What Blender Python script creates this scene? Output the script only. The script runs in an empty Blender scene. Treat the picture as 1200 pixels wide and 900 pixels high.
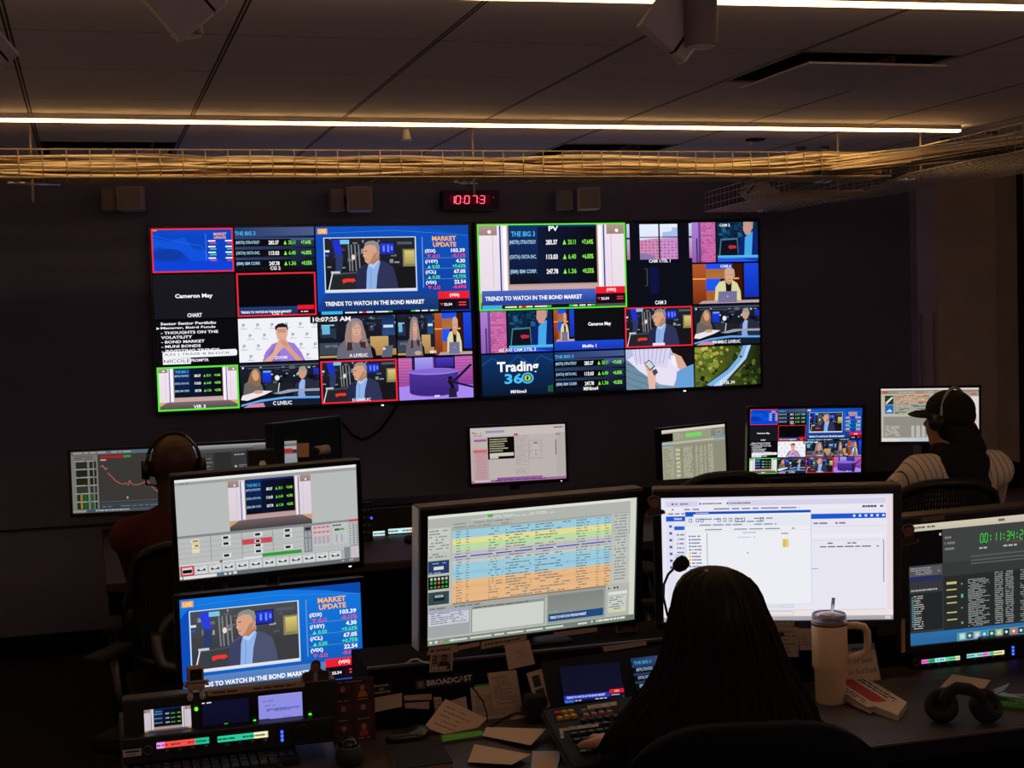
import bpy, bmesh, math, random
from mathutils import Vector, Matrix, Euler
from math import sin, cos, pi, radians

# ------------------------------------------------------------------ camera, world, exposure
SC = bpy.context.scene
COL = SC.collection
YAW, PITCH, ROLL, FPX = 0.28717464, -0.04744294, -0.03013012, 1674.05
CAMZ = 1.75
_f = Vector((sin(YAW)*cos(PITCH), cos(YAW)*cos(PITCH), sin(PITCH)))
_r0 = Vector((cos(YAW), -sin(YAW), 0)); _u0 = _r0.cross(_f)
_r = cos(ROLL)*_r0 + sin(ROLL)*_u0
_u = -sin(ROLL)*_r0 + cos(ROLL)*_u0
C0 = Vector((0, 0, CAMZ))
cd = bpy.data.cameras.new('camera'); cam = bpy.data.objects.new('camera', cd); COL.objects.link(cam)
cd.sensor_width = 36; cd.lens = FPX/1200*36; cd.clip_start = .05; cd.clip_end = 60
cam.matrix_world = Matrix(((_r.x, _u.x, -_f.x, C0.x), (_r.y, _u.y, -_f.y, C0.y), (_r.z, _u.z, -_f.z, C0.z), (0, 0, 0, 1)))
SC.camera = cam
W = bpy.data.worlds.new('world'); SC.world = W; W.use_nodes = True
W.node_tree.nodes['Background'].inputs[0].default_value = (.5, .42, .5, 1)
W.node_tree.nodes['Background'].inputs[1].default_value = .01
SC.view_settings.view_transform = 'Standard'; SC.view_settings.look = 'None'
SC.view_settings.exposure = 0; SC.view_settings.gamma = 1; SC.view_settings.use_curve_mapping = False
STRIP_POWER = 11.0
REAR_FILL_POWER = 13.0        # LED strips in the ceiling; the rear ones are added fill
SCREEN_POWER = 1.0       # displays
CEIL = 2.5835; BACKY = 8.02

def ray(px, py): return _f + (px-600)/FPX*_r - (py-450)/FPX*_u
def PZ(px, py, z): d = ray(px, py); return C0 + d*((z-CAMZ)/d.z)
def PY(px, py, y): d = ray(px, py); return C0 + d*(y/d.y)
def PD(px, py, t): return C0 + ray(px, py)*t

# ------------------------------------------------------------------ helpers
def lin(c):
    if isinstance(c, str):
        c = c.lstrip('#'); c = tuple(int(c[i:i+2], 16)/255 for i in (0, 2, 4))
    return tuple((v/12.92 if v <= .04045 else ((v+.055)/1.055)**2.4) for v in c[:3])

_m = {}
def mat(name, col, rough=.6, metal=0, noise=.12, scale=30, bump=0, emit=None, es=1, trans=0, ior=1.45, spec=.5):
    if name in _m: return _m[name]
    m = bpy.data.materials.new(name); m.use_nodes = True; nt = m.node_tree; b = nt.nodes['Principled BSDF']
    c = lin(col)
    b.inputs['Roughness'].default_value = rough; b.inputs['Metallic'].default_value = metal
    b.inputs['Specular IOR Level'].default_value = spec
    if trans: b.inputs['Transmission Weight'].default_value = trans; b.inputs['IOR'].default_value = ior
    if emit:
        b.inputs['Emission Color'].default_value = (*lin(emit), 1); b.inputs['Emission Strength'].default_value = es
    tc = nt.nodes.new('ShaderNodeTexCoord'); n = nt.nodes.new('ShaderNodeTexNoise'); n.inputs['Scale'].default_value = scale
    n.inputs['Detail'].default_value = 3
    nt.links.new(tc.outputs['Object'], n.inputs['Vector'])
    r = nt.nodes.new('ShaderNodeMix'); r.data_type = 'RGBA'
    r.inputs[6].default_value = (*[v*(1-noise) for v in c], 1); r.inputs[7].default_value = (*[min(1, v*(1+noise)) for v in c], 1)
    nt.links.new(n.outputs['Fac'], r.inputs[0]); nt.links.new(r.outputs[2], b.inputs['Base Color'])
    if bump:
        bp = nt.nodes.new('ShaderNodeBump'); bp.inputs['Strength'].default_value = bump; bp.inputs['Distance'].default_value = .002
        nt.links.new(n.outputs['Fac'], bp.inputs['Height']); nt.links.new(bp.outputs[0], b.inputs['Normal'])
    _m[name] = m; return m

def paint_mat(name, emissive, power=1.0):
    if name in _m: return _m[name]
    m = bpy.data.materials.new(name); m.use_nodes = True; nt = m.node_tree; b = nt.nodes['Principled BSDF']
    a = nt.nodes.new('ShaderNodeVertexColor'); a.layer_name = 'Col'
    if emissive:
        b.inputs['Base Color'].default_value = (.004, .004, .004, 1); b.inputs['Roughness'].default_value = .35
        b.inputs['Specular IOR Level'].default_value = .1
        nt.links.new(a.outputs['Color'], b.inputs['Emission Color']); b.inputs['Emission Strength'].default_value = power
    else:
        nt.links.new(a.outputs['Color'], b.inputs['Base Color']); b.inputs['Roughness'].default_value = .8
    _m[name] = m; return m

def tag(o, label=None, cat=None, group=None, kind=None):
    if label: o['label'] = label
    if cat: o['category'] = cat
    if group: o['group'] = group
    if kind: o['kind'] = kind
    return o
def thing(name, label, cat, loc=(0, 0, 0), rz=0, group=None):
    o = bpy.data.objects.new(name, None); COL.objects.link(o); o.empty_display_size = .05
    o.location = loc; o.rotation_euler = (0, 0, rz)
    o['_b'] = 1; del o['_b']
    return tag(o, label, cat, group)
def wmat(o):
    m = Matrix.LocRotScale(o.location, o.rotation_euler, None)
    return wmat(o.parent) @ m if o.parent else m

class MB:
    """collects geometry; build() links it as one mesh object"""
    def __init__(s): s.v = []; s.f = []; s.s = []
    def add(s, v, f, M=None, smooth=False):
        n = len(s.v)
        s.v += [(M @ Vector(p)) if M is not None else Vector(p) for p in v]
        s.f += [[i+n for i in q] for q in f]; s.s += [smooth]*len(f); return s
    def box(s, c, d, M=None, bev=0):
        if bev:
            bm = bmesh.new(); bmesh.ops.create_cube(bm, size=1)
            for v in bm.verts: v.co = Vector((v.co.x*d[0], v.co.y*d[1], v.co.z*d[2]))+Vector(c)
            bmesh.ops.bevel(bm, geom=bm.edges[:], offset=bev, segments=2, affect='EDGES', profile=.5)
            bm.verts.index_update()
            s.add([v.co.copy() for v in bm.verts], [[v.index for v in f.verts] for f in bm.faces], M); bm.free(); return s
        x, y, z = [q/2 for q in d]
        v = [(c[0]+a*x, c[1]+b*y, c[2]+e*z) for a in (-1, 1) for b in (-1, 1) for e in (-1, 1)]
        return s.add(v, [(0, 1, 3, 2), (4, 6, 7, 5), (0, 4, 5, 1), (2, 3, 7, 6), (0, 2, 6, 4), (1, 5, 7, 3)], M)
    def tube(s, pts, r, n=8, M=None, cap=True):
        pts = [Vector(p) for p in pts]; rs = r if isinstance(r, (list, tuple)) else [r]*len(pts)
        v = []; f = []; up = None
        for i, p in enumerate(pts):
            d = (pts[min(i+1, len(pts)-1)]-pts[max(i-1, 0)]).normalized()
            if up is None:
                up = Vector((0, 0, 1)) if abs(d.z) < .9 else Vector((1, 0, 0))
            a = d.cross(up).normalized(); up = a.cross(d).normalized()
            for k in range(n):
                t = 2*pi*k/n; v.append(p+(a*cos(t)+up*sin(t))*rs[i])
            if i:
                o = (i-1)*n
                for k in range(n): f.append((o+k, o+(k+1) % n, o+n+(k+1) % n, o+n+k))
        if cap: f.append(list(range(n))[::-1]); f.append([(len(pts)-1)*n+k for k in range(n)])
        return s.add(v, f, M, True)
    def cyl(s, a, b, r, n=20, M=None): return s.tube([a, b], r, n, M)
    def lathe(s, prof, n=32, M=None, cap=True):
        v = []; f = []
        for i, (r, z) in enumerate(prof):
            v += [(r*cos(2*pi*k/n), r*sin(2*pi*k/n), z) for k in range(n)]
            if i:
                o = (i-1)*n
                for k in range(n): f.append((o+k, o+(k+1) % n, o+n+(k+1) % n, o+n+k))
        if cap: f.append(list(range(n))[::-1]); f.append([(len(prof)-1)*n+k for k in range(n)])
        return s.add(v, f, M, True)
    def prism(s, poly, t, M=None):
        """poly in local x,z; thickness along y"""
        n = len(poly); v = [(x, -t/2, z) for x, z in poly]+[(x, t/2, z) for x, z in poly]
        f = [list(range(n)), list(range(n, 2*n))[::-1]]+[(i, i+n, (i+1) % n+n, (i+1) % n) for i in range(n)]
        return s.add(v, f, M)
    def sphere(s, c, r, n=16, M=None):
        r = r if isinstance(r, (list, tuple)) else (r, r, r); v = []; f = []
        m = n//2
        for i in range(m+1):
            a = pi*i/m
            for k in range(n):
                b = 2*pi*k/n; v.append((c[0]+r[0]*sin(a)*cos(b), c[1]+r[1]*sin(a)*sin(b), c[2]+r[2]*cos(a)))
        for i in range(m):
            for k in range(n): f.append((i*n+k, (i+1)*n+k, (i+1)*n+(k+1) % n, i*n+(k+1) % n))
        return s.add(v, f, M, True)
    def slab(s, quad, t):
        """a thin sheet through four world points, thickened away along its normal"""
        q = [Vector(p) for p in quad]; nrm = (q[1]-q[0]).cross(q[3]-q[0]).normalized()*t
        v = q+[p+nrm for p in q]
        return s.add(v, [(0, 1, 2, 3), (7, 6, 5, 4), (0, 4, 5, 1), (1, 5, 6, 2), (2, 6, 7, 3), (3, 7, 4, 0)])
    def build(s, name, m, parent=None, world=True):
        me = bpy.data.meshes.new(name)
        inv = wmat(parent).inverted() if (parent and world) else Matrix.Identity(4)
        me.from_pydata([tuple(inv @ p) for p in s.v], [], s.f)
        me.polygons.foreach_set('use_smooth', s.s)
        if m: me.materials.append(m)
        bm = bmesh.new(); bm.from_mesh(me); bmesh.ops.recalc_face_normals(bm, faces=bm.faces[:]); bm.to_mesh(me); bm.free()
        me.update()
        o = bpy.data.objects.new(name, me); COL.objects.link(o)
        if parent: o.parent = parent
        return o

def frame_m(c, yaw=0, tilt=0, roll=0):
    """x right, y into the back, z up, for something facing the camera side"""
    cy, sy = cos(yaw), sin(yaw); rt = Vector((cy, sy, 0)); bk = Vector((-sy, cy, 0)); z = Vector((0, 0, 1))
    up = cos(tilt)*z+sin(tilt)*bk; b2 = cos(tilt)*bk-sin(tilt)*z
    r2 = cos(roll)*rt+sin(roll)*up; u2 = -sin(roll)*rt+cos(roll)*up
    c = Vector(c)
    return Matrix(((r2.x, b2.x, u2.x, c.x), (r2.y, b2.y, u2.y, c.y), (r2.z, b2.z, u2.z, c.z), (0, 0, 0, 1)))
def quad_m(tl, tr, bl):
    """frame and size of a flat rectangle from three of its corners (world points)"""
    tl, tr, bl = Vector(tl), Vector(tr), Vector(bl)
    x = tr-tl; w = x.length; x.normalize(); z = tl-bl; z -= x*z.dot(x); h = z.length; z.normalize(); y = z.cross(x)
    c = (tl+tr)/2-z*h/2
    return Matrix(((x.x, y.x, z.x, c.x), (x.y, y.y, z.y, c.y), (x.z, y.z, z.z, c.z), (0, 0, 0, 1))), w, h

# ------------------------------------------------------------------ pictures on screens and paper, drawn as flat coloured polygons
_tc = {}
def text_geo(s, bold):
    k = (s, bold)
    if k not in _tc:
        c = bpy.data.curves.new('t', 'FONT'); c.body = s; c.resolution_u = 2; c.offset = .03 if bold else 0
        o = bpy.data.objects.new('t', c); me = o.to_mesh()
        V = [(v.co.x, v.co.y) for v in me.vertices]; F = [list(p.vertices) for p in me.polygons]; o.to_mesh_clear()
        bpy.data.objects.remove(o); bpy.data.curves.remove(c)
        if V:
            x0 = min(v[0] for v in V); x1 = max(v[0] for v in V); y0 = min(v[1] for v in V); y1 = max(v[1] for v in V)
            V = [((x-x0)/(x1-x0+1e-9), 1-(y-y0)/(y1-y0+1e-9)) for x, y in V]
        _tc[k] = (V, F)
    return _tc[k]
EPS = 3e-5
class Root:
    def __init__(s): s.v = []; s.f = []; s.c = []
class Pic:
    """x,y in 0..1, y down"""
    def __init__(s, root=None, box=(0, 0, 1, 1), lv=0):
        s.R = root or Root(); s.b = box; s._lv = lv; s.kids = []; s.flat = False
    def top(s): return max([s._lv]+[k.top() for k in s.kids])
    @property
    def lv(s): return s._lv
    @lv.setter
    def lv(s, v):          # later strokes lie over everything drawn in the sub-pictures before
        if s.kids and not s.flat: v = max(v, s.top()+1); s.kids = []
        s._lv = v
    def sub(s, x0, y0, x1, y1):
        a, b = s._w(x0, y0), s._w(x1, y1); s._lv += 1
        k = Pic(s.R, (a[0], a[1], b[0], b[1]), s._lv); s.kids.append(k); return k
    def _w(s, x, y): return (s.b[0]+x*(s.b[2]-s.b[0]), s.b[1]+y*(s.b[3]-s.b[1]))
    def _emit(s, pts, cols):
        n = len(s.R.v); s.R.v += [(x, y, s.lv) for x, y in pts]; s.R.f.append(list(range(n, n+len(pts)))); s.R.c.append(cols)
    def p(s, pts, col, up=True):
        if up: s.lv += 1
        c = lin(col) if not isinstance(col, tuple) or len(col) != 4 else col[:3]
        q = [Vector(t) for t in pts]
        for ax, lim, sg in ((0, 0, 1), (0, 1, -1), (1, 0, 1), (1, 1, -1)):       # clip to this picture
            o = []
            for i in range(len(q)):
                a, b = q[i-1], q[i]; da = (a[ax]-lim)*sg; db = (b[ax]-lim)*sg
                if (da < 0) != (db < 0): t = da/(da-db); o.append(a+(b-a)*t)
                if db >= 0: o.append(b)
            q = o
            if len(q) < 3: return
        q = [t for i, t in enumerate(q) if (t-q[i-1]).length > 1e-7]
        if len(q) < 3: return
        s._emit([s._w(t[0], t[1]) for t in q], [c]*len(q))
    def r(s, x0, y0, x1, y1, col): s.p([(x0, y0), (x1, y0), (x1, y1), (x0, y1)], col)
    def rs(s, L, col):
        s.lv += 1
        for q in L: s.p([(q[0], q[1]), (q[2], q[1]), (q[2], q[3]), (q[0], q[3])], col, False)
    def g(s, x0, y0, x1, y1, ca, cb, horiz=False):
        s.lv += 1; a, b = lin(ca), lin(cb); n = 8
        for i in range(n):
            t0, t1 = i/n, (i+1)/n; c0 = tuple(a[k]+(b[k]-a[k])*t0 for k in range(3)); c1 = tuple(a[k]+(b[k]-a[k])*t1 for k in range(3))
            if horiz: P = [(x0+(x1-x0)*t0, y0), (x0+(x1-x0)*t1, y0), (x0+(x1-x0)*t1, y1), (x0+(x1-x0)*t0, y1)]; cc = [c0, c1, c1, c0]
            else: P = [(x0, y0+(y1-y0)*t0), (x1, y0+(y1-y0)*t0), (x1, y0+(y1-y0)*t1), (x0, y0+(y1-y0)*t1)]; cc = [c0, c0, c1, c1]
            s._emit([s._w(*q) for q in P], cc)
    def e(s, cx, cy, rx, ry, col, n=20, a0=0, a1=2*pi): s.p([(cx+rx*cos(a0+(a1-a0)*i/n), cy+ry*sin(a0+(a1-a0)*i/n)) for i in range(n)], col)
    def ln(s, pts, w, col, wy=None):
        """polyline; w in x units, wy in y units"""
        s.lv += 1; wy = wy or w
        for a, b in zip(pts, pts[1:]):
            dx, dy = b[0]-a[0], b[1]-a[1]; L = math.hypot(dx/w, dy/wy) or 1
            nx, ny = -dy/wy/L*w/2, dx/w/L*wy/2
            s.p([(a[0]+nx, a[1]+ny), (b[0]+nx, b[1]+ny), (b[0]-nx, b[1]-ny), (a[0]-nx, a[1]-ny)], col, False)
    def bd(s, col, w, wy=None):
        wy = wy or w; s.rs([(0, 0, 1, wy), (0, 1-wy, 1, 1), (0, 0, w, 1), (1-w, 0, 1, 1)], col)
    def ring(s, x0, y0, x1, y1, w, wy, col): s.rs([(x0, y0, x1, y0+wy), (x0, y1-wy, x1, y1), (x0, y0, x0+w, y1), (x1-w, y0, x1, y1)], col)
    def t(s, txt, x0, y0, x1, y1, col, bold=True):
        s.lv += 1; V, F = text_geo(txt, bold); c = lin(col)
        n = len(s.R.v)
        for x, y in V:
            a = s._w(x0+x*(x1-x0), y0+y*(y1-y0)); s.R.v.append((a[0], a[1], s.lv))
        for f in F: s.R.f.append([i+n for i in f]); s.R.c.append([c]*len(f))
    def dash(s, x0, y0, x1, y1, rows, col, seed=1, fill=.75, hh=.45, ragged=.4, one=False):
        """rows of small unreadable writing"""
        R = random.Random(seed); s.lv += 1; rh = (y1-y0)/rows
        for i in range(rows):
            x = x0; e = x1-(x1-x0)*ragged*R.random(); y = y0+rh*i
            while x < e:
                w = (x1-x0)*R.uniform(.04, .16); w = min(w, e-x)
                if one: w = e-x
                if R.random() < fill: s.p([(x, y+rh*(1-hh)/2), (x+w, y+rh*(1-hh)/2), (x+w, y+rh*(1+hh)/2), (x, y+rh*(1+hh)/2)], col, False)
                x += w+(x1-x0)*.02
    def build(s, name, M, w, h, parent, m, eps=EPS):
        inv = wmat(parent).inverted() if parent else Matrix.Identity(4)
        T = inv @ M
        me = bpy.data.meshes.new(name)
        me.from_pydata([tuple(T @ Vector(((x-.5)*w, -lv*eps, (.5-y)*h))) for x, y, lv in s.R.v], [], s.R.f)
        me.validate()
        a = me.color_attributes.new('Col', 'FLOAT_COLOR', 'CORNER')
        flat = []
        if len(me.polygons) == len(s.R.f):
            for c in s.R.c:
                for q in c: flat += [*q, 1.0]
            a.data.foreach_set('color', flat)
        else:
            print('COLOUR MISMATCH', name)
        me.materials.append(m)
        o = bpy.data.objects.new(name, me); COL.objects.link(o)
        if parent: o.parent = parent
        return o

# ------------------------------------------------------------------ smooth bodies
def skin(name, caps, balls, m, parent, voxel=.008, smooth=4, boxes=()):
    """one continuous surface grown round tapered limbs and ellipsoids (world coordinates)"""
    b = MB()
    for p0, r0, p1, r1 in caps:
        p0, p1 = Vector(p0), Vector(p1); b.tube([p0, p1], [r0, r1], 14); b.sphere(p0, r0, 14); b.sphere(p1, r1, 14)
    for c, r, *rot in balls:
        M = Matrix.Translation(c) @ (Euler(rot[0]).to_matrix().to_4x4() if rot else Matrix.Identity(4)); b.sphere((0, 0, 0), r, 20, M)
    for c, d, *rot in boxes:
        M = Matrix.Translation(c) @ (Euler(rot[0]).to_matrix().to_4x4() if rot else Matrix.Identity(4)); b.box((0, 0, 0), d, M)
    o = b.build('tmp', None)
    md = o.modifiers.new('r', 'REMESH'); md.mode = 'VOXEL'; md.voxel_size = voxel; md.use_smooth_shade = True
    ms = o.modifiers.new('s', 'SMOOTH'); ms.iterations = smooth; ms.factor = .5
    dg = bpy.context.evaluated_depsgraph_get(); dg.update()
    me = bpy.data.meshes.new_from_object(o.evaluated_get(dg)); bpy.data.objects.remove(o)
    me.name = name; me.materials.clear(); me.materials.append(m)
    inv = wmat(parent).inverted() if parent else Matrix.Identity(4); me.transform(inv)
    me.polygons.foreach_set('use_smooth', [True]*len(me.polygons))
    r = bpy.data.objects.new(name, me); COL.objects.link(r); r.parent = parent
    return r

# ------------------------------------------------------------------ materials
M_wall = mat('plum_wall_paint', '#6c6c8c', .9, noise=.1, scale=3)
M_conc = mat('brown_concrete', '#c4b4ac', .9, noise=.25, scale=6, bump=.4)
M_conc2 = mat('grey_concrete', '#b8b0e0', .9, noise=.25, scale=8, bump=.4)
M_floor = mat('dark_carpet', '#17130f', 1, noise=.3, scale=200)
M_black = mat('black_plastic', '#090809', .45, noise=.1)
M_bez = mat('monitor_black', '#070707', .3, noise=.05)
M_rub = mat('matt_black', '#0d0b0c', .9, noise=.1)
M_desk = mat('dark_desk_laminate', '#3a2c26', .55, noise=.15, scale=14)
M_deskf = mat('desk_panel_black', '#100b0b', .95, noise=.15, spec=.15)
M_edge = mat('desk_edge', '#4a3830', .5, noise=.1)
M_grey = mat('grey_metal', '#6a6668', .4, .8)
M_alu = mat('brushed_aluminium', '#b9b4ae', .3, .9)
M_wire = mat('zinc_wire', '#b0a48c', .45, .5)
M_cream = mat('cream_cable', '#f4e6cc', .6, noise=.1)
M_beige = mat('beige_paper', '#c8ab8c', .85, noise=.05)
M_white = mat('white_plastic', '#cfc8c8', .5)
M_spk = mat('speaker_grey', '#a89e9e', .7)
M_mesh = mat('chair_mesh_black', '#0c0b0c', .85)
M_skinD = mat('dark_brown_skin', '#42200f', .55, noise=.1)
M_skinL = mat('light_skin', '#c98d6c', .55, noise=.08)
M_led = mat('led_diffuser', '#fff0d0', .6, emit='#ffc880', es=STRIP_POWER)
M_led1 = mat('bright_led_diffuser', '#fff0d0', .6, emit='#ffc67a', es=STRIP_POWER*1.6)
M_fill = mat('rear_fill_diffuser', '#fff0e0', .6, emit='#ffdcd0', es=REAR_FILL_POWER)  # for the unseen rear strips, added to fill the room with light
M_leds = {k: mat('indicator_'+k, c, .4, emit=c, es=2.0) for k, c in dict(green='#58ff20', blue='#3a58ff', white='#e8ecff', red='#ff2038').items()}
M_scr = paint_mat('display_emission', True, SCREEN_POWER)
M_scrdim = paint_mat('display_emission_dim', True, .45*SCREEN_POWER)
M_pap = paint_mat('printed_paper', False)

def structure(name, mb, m): return tag(mb.build(name, m), kind='structure')
XL, XR, YN = -1.3, 5.62, -1.6
# ------------------------------------------------------------------ room shell
structure('floor', MB().box(((XL+XR)/2, 4.85, -.05), (XR-XL+.2, 6.9, .1)), M_floor)
structure('floor_rear', MB().box(((XL+XR)/2, -.15, -.05), (XR-XL+.2, 3.1, .1)), mat('pale_bounce_floor', '#c4bcba', .6, scale=4))  # unseen rear floor, made pale to bounce light up to the ceiling
M_pale = mat('pale_bounce_paint', '#c8c2c8', .9, noise=.05, scale=3)  # for walls out of view, made pale to bounce the fill light
mc = bpy.data.materials.new('ceiling_tiles'); mc.use_nodes = True; nt = mc.node_tree; b = nt.nodes['Principled BSDF']; b.inputs['Roughness'].default_value = .9
tc = nt.nodes.new('ShaderNodeTexCoord'); sp = nt.nodes.new('ShaderNodeSeparateXYZ'); nt.links.new(tc.outputs['Object'], sp.inputs[0])
def mth(op, a, b2=None, c=None):
    n = nt.nodes.new('ShaderNodeMath'); n.operation = op
    for i, q in enumerate((a, b2, c)):
        if q is None: continue
        if isinstance(q, (int, float)): n.inputs[i].default_value = q
        else: nt.links.new(q, n.inputs[i])
    return n.outputs[0]
dx = mth('PINGPONG', mth('ADD', sp.outputs[0], .177+.61*9), .305); dy = mth('PINGPONG', mth('ADD', sp.outputs[1], -4.213+.61*14), .305)
lx = mth('LESS_THAN', dx, .009); lc = mth('LESS_THAN', dx, .0025); ly = mth('LESS_THAN', dy, .0022)
ln_ = mth('MAXIMUM', mth('SUBTRACT', lx, mth('MULTIPLY', lc, .75)), ly)
nz = nt.nodes.new('ShaderNodeTexNoise'); nz.inputs['Scale'].default_value = 180; nt.links.new(tc.outputs['Object'], nz.inputs['Vector'])
mx = nt.nodes.new('ShaderNodeMix'); mx.data_type = 'RGBA'; mx.inputs[6].default_value = (*lin('#dad4e0'), 1); mx.inputs[7].default_value = (*lin('#e4dee8'), 1)
nt.links.new(nz.outputs['Fac'], mx.inputs[0])
mx2 = nt.nodes.new('ShaderNodeMix'); mx2.data_type = 'RGBA'; nt.links.new(ln_, mx2.inputs[0]); nt.links.new(mx.outputs[2], mx2.inputs[6]); mx2.inputs[7].default_value = (*lin('#2c2426'), 1)
nt.links.new(mx2.outputs[2], b.inputs['Base Color'])
# the ceiling leaves square openings for the air diffusers
holes = [(2.263, 3.603+.61, 2.873, 4.213+.61), (2.263, 6.653, 2.873, 7.263), (-.177, 6.653, .433, 7.263)]
hx = sorted({XL-.1, XR+.1, *[h[0] for h in holes], *[h[2] for h in holes]}); hy = sorted({YN-.1, 8.15, *[h[1] for h in holes], *[h[3] for h in holes]})
cb = MB()
for i in range(len(hx)-1):
    for j in range(len(hy)-1):
        cx, cy = (hx[i]+hx[i+1])/2, (hy[j]+hy[j+1])/2
        if any(h[0] < cx < h[2] and h[1] < cy < h[3] for h in holes): continue
        cb.box((cx, cy, CEIL+.02), (hx[i+1]-hx[i], hy[j+1]-hy[j], .04))
cb.box((2.16, 3.3, CEIL+.4), (XR-XL+.3, 10, .05))
structure('ceiling', cb, mc)
wb = MB().box(((XL+XR)/2, BACKY+.06, CEIL/2), (XR-XL+.2, .12, CEIL+.1))
structure('wall_back', wb, M_wall)
structure('wall_left', MB().box((XL-.06, 3.3, CEIL/2), (.12, 10, CEIL+.1)), M_pale)
structure('wall_right', MB().box((XR+.06, 3.3, CEIL/2), (.12, 10, CEIL+.1)), M_conc)
structure('wall_front', MB().box(((XL+XR)/2, YN-.06, CEIL/2), (XR-XL+.2, .12, CEIL+.1)), M_pale)
structure('wall_side', MB().box((5.4, BACKY-.03, CEIL/2), (.44, .08, CEIL-.01)), M_conc)
structure('trim_1', MB().box((5.105, BACKY-.03, CEIL/2), (.14, .1, CEIL-.01)), M_conc2)
structure('trim_2', MB().box((5.055, BACKY-.09, .85), (.022, .03, 1.68)).box((5.15, BACKY-.09, .85), (.022, .03, 1.68)), mat('pale_trim', '#a79fb0', .6))
structure('trim_3', MB().box((1.9, BACKY-.004, .69), (6.2, .008, .012)), mat('seam', '#241a1c', .9))
structure('trim_4', MB().box((5.6, BACKY-.35, CEIL/2), (.03, .03, CEIL-.02)), mat('corner_joint', '#1a120e', .9))
structure('baseboard_back', MB().box((1.9, BACKY-.01, .06), (6.2, .02, .12)), M_deskf)

for i, (h, lb) in enumerate(zip(holes, ['square plaque air diffuser in the ceiling tiles between the two light strips', 'square plaque air diffuser partly hidden above the middle of the cable tray', 'square plaque air diffuser above the left end of the cable tray'])):
    cx, cy = (h[0]+h[2])/2, (h[1]+h[3])/2
    t = thing('air_diffuser', lb, 'air vent', (cx, cy, CEIL), group='ceiling air diffusers')
    f = MB()
    for s in (-1, 1): f.box((cx+s*.3, cy, CEIL+.0), (.01, .61, .006)); f.box((cx, cy+s*.3, CEIL+.0), (.61, .01, .006))
    f.build('frame', mat('vent_frame', '#8a8082', .5), t)
    MB().box((cx, cy, CEIL-.03), (.52, .52, .008), bev=.003).build('plaque', mat('vent_plaque', '#dad4e0', .8), t)
    tr = MB()
    for s in (-1, 1): tr.box((cx+s*.295, cy, CEIL+.06), (.01, .6, .11)); tr.box((cx, cy+s*.295, CEIL+.06), (.6, .01, .11))
    tr.build('throat', M_rub, t)
    MB().box((cx-.15, cy-.2, CEIL+.03), (.3, .015, .03)).build('damper_blade', M_white, t); MB().box((cx+.2, cy+.1, CEIL+.03), (.015, .25, .03)).build('damper_blade', M_white, t)

def strip(a, b, lb, m=None):
    a, b = Vector(a), Vector(b); d = (b-a); L = d.length; an = math.atan2(d.y, d.x); c = (a+b)/2
    t = thing('led_strip_light', lb, 'light', c, an, 'ceiling LED strips')
    M = wmat(t)
    MB().box((0, 0, .009), (L, .030, .006), M).box((0, .0165, .0), (L, .002, .016), M).box((0, -.0165, .0), (L, .002, .016), M).build('channel', M_alu, t)
    MB().box((0, 0, -.006), (L, .026, .024), M, .003).build('diffuser', m or M_led, t)
strip((-1.25, 5.82, CEIL-.012), (3.98, 5.90, CEIL-.012), 'long warm LED strip light in the ceiling directly above the cable tray', M_led1)
p0, p1 = PZ(640, -1, CEIL), PZ(1200, 8, CEIL); dd = (p1-p0).normalized()
strip(p0+Vector((-2.6, .05, -.012)), p1+dd*2.6+Vector((0, -.05, -.012)), 'nearer warm LED strip light along the top right of the photo')
strip((-1.25, -.9, CEIL-.012), (5.4, -.9, CEIL-.012), 'rearmost LED strip light in the ceiling behind the camera', M_fill)  # this strip and the next are added behind the camera to brighten the room
strip((-1.25, 1.0, CEIL-.012), (5.4, .9, CEIL-.012), 'neutral white LED strip light in the ceiling behind the two warm ones', M_fill)

# ------------------------------------------------------------------ wire cable tray with cables
ZB, ZT, YA, YB = 2.366, 2.478, 6.08, 6.34
def tray(name, lb, pts_near, pts_far, rung, group='overhead cable trays'):
    """basket between a near and a far bottom line"""
    t = thing(name, lb, 'cable tray', ((pts_near[0]+pts_far[0])/2), group=group)
    a0, a1 = pts_near; b0, b1 = pts_far; up = Vector((0, 0, ZT-ZB)); r = .0028
    for nm, q0, q1 in (('side_rail', a0, a1), ('side_rail', b0, b1)):
        m = MB()
        for k in (0, .33, .72, 1): m.tube([q0+up*k, q1+up*k], r*(1.25 if k in (0, 1) else .9), 5)
        m.build(nm, M_wire, t)
    m = MB(); n = int((a1-a0).length/rung)
    for i in range(n+1):
        k = i/n; p, q = a0.lerp(a1, k), b0.lerp(b1, k); m.tube([p+up, p, q, q+up], r, 5)
    m.build('rungs', M_wire, t)
    m = MB()
    for k in range(1, 8 if (a0-b0).length < .4 else 12): m.tube([a0.lerp(b0, k/(8 if (a0-b0).length < .4 else 12)), a1.lerp(b1, k/(8 if (a0-b0).length < .4 else 12))], r*.9, 4)
    m.build('floor_wires', M_wire, t)
    return t
V = Vector
tray('cable_tray', 'long galvanised wire cable tray hanging across the room under the ceiling', (V((-1.25, YA, ZB)), V((3.72, YA, ZB))), (V((-1.25, YB, ZB)), V((3.72, YB, ZB))), .0917)
tray('cable_tray', 'wide wire cable tray running from the back wall towards the right foreground', (V((3.74, 5.95, ZB)), V((3.66, 3.6, ZB))), (V((4.30, 7.7, ZB)), V((4.42, 4.0, ZB))), .055)
tray('cable_tray', 'short wire tray section running back from the long tray towards the far wall', (V((3.40, 6.5, ZB-.03)), V((3.55, 7.85, ZB-.03))), (V((3.95, 6.5, ZB-.03)), V((4.05, 7.9, ZB-.03))), .07)
R = random.Random(5)
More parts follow.
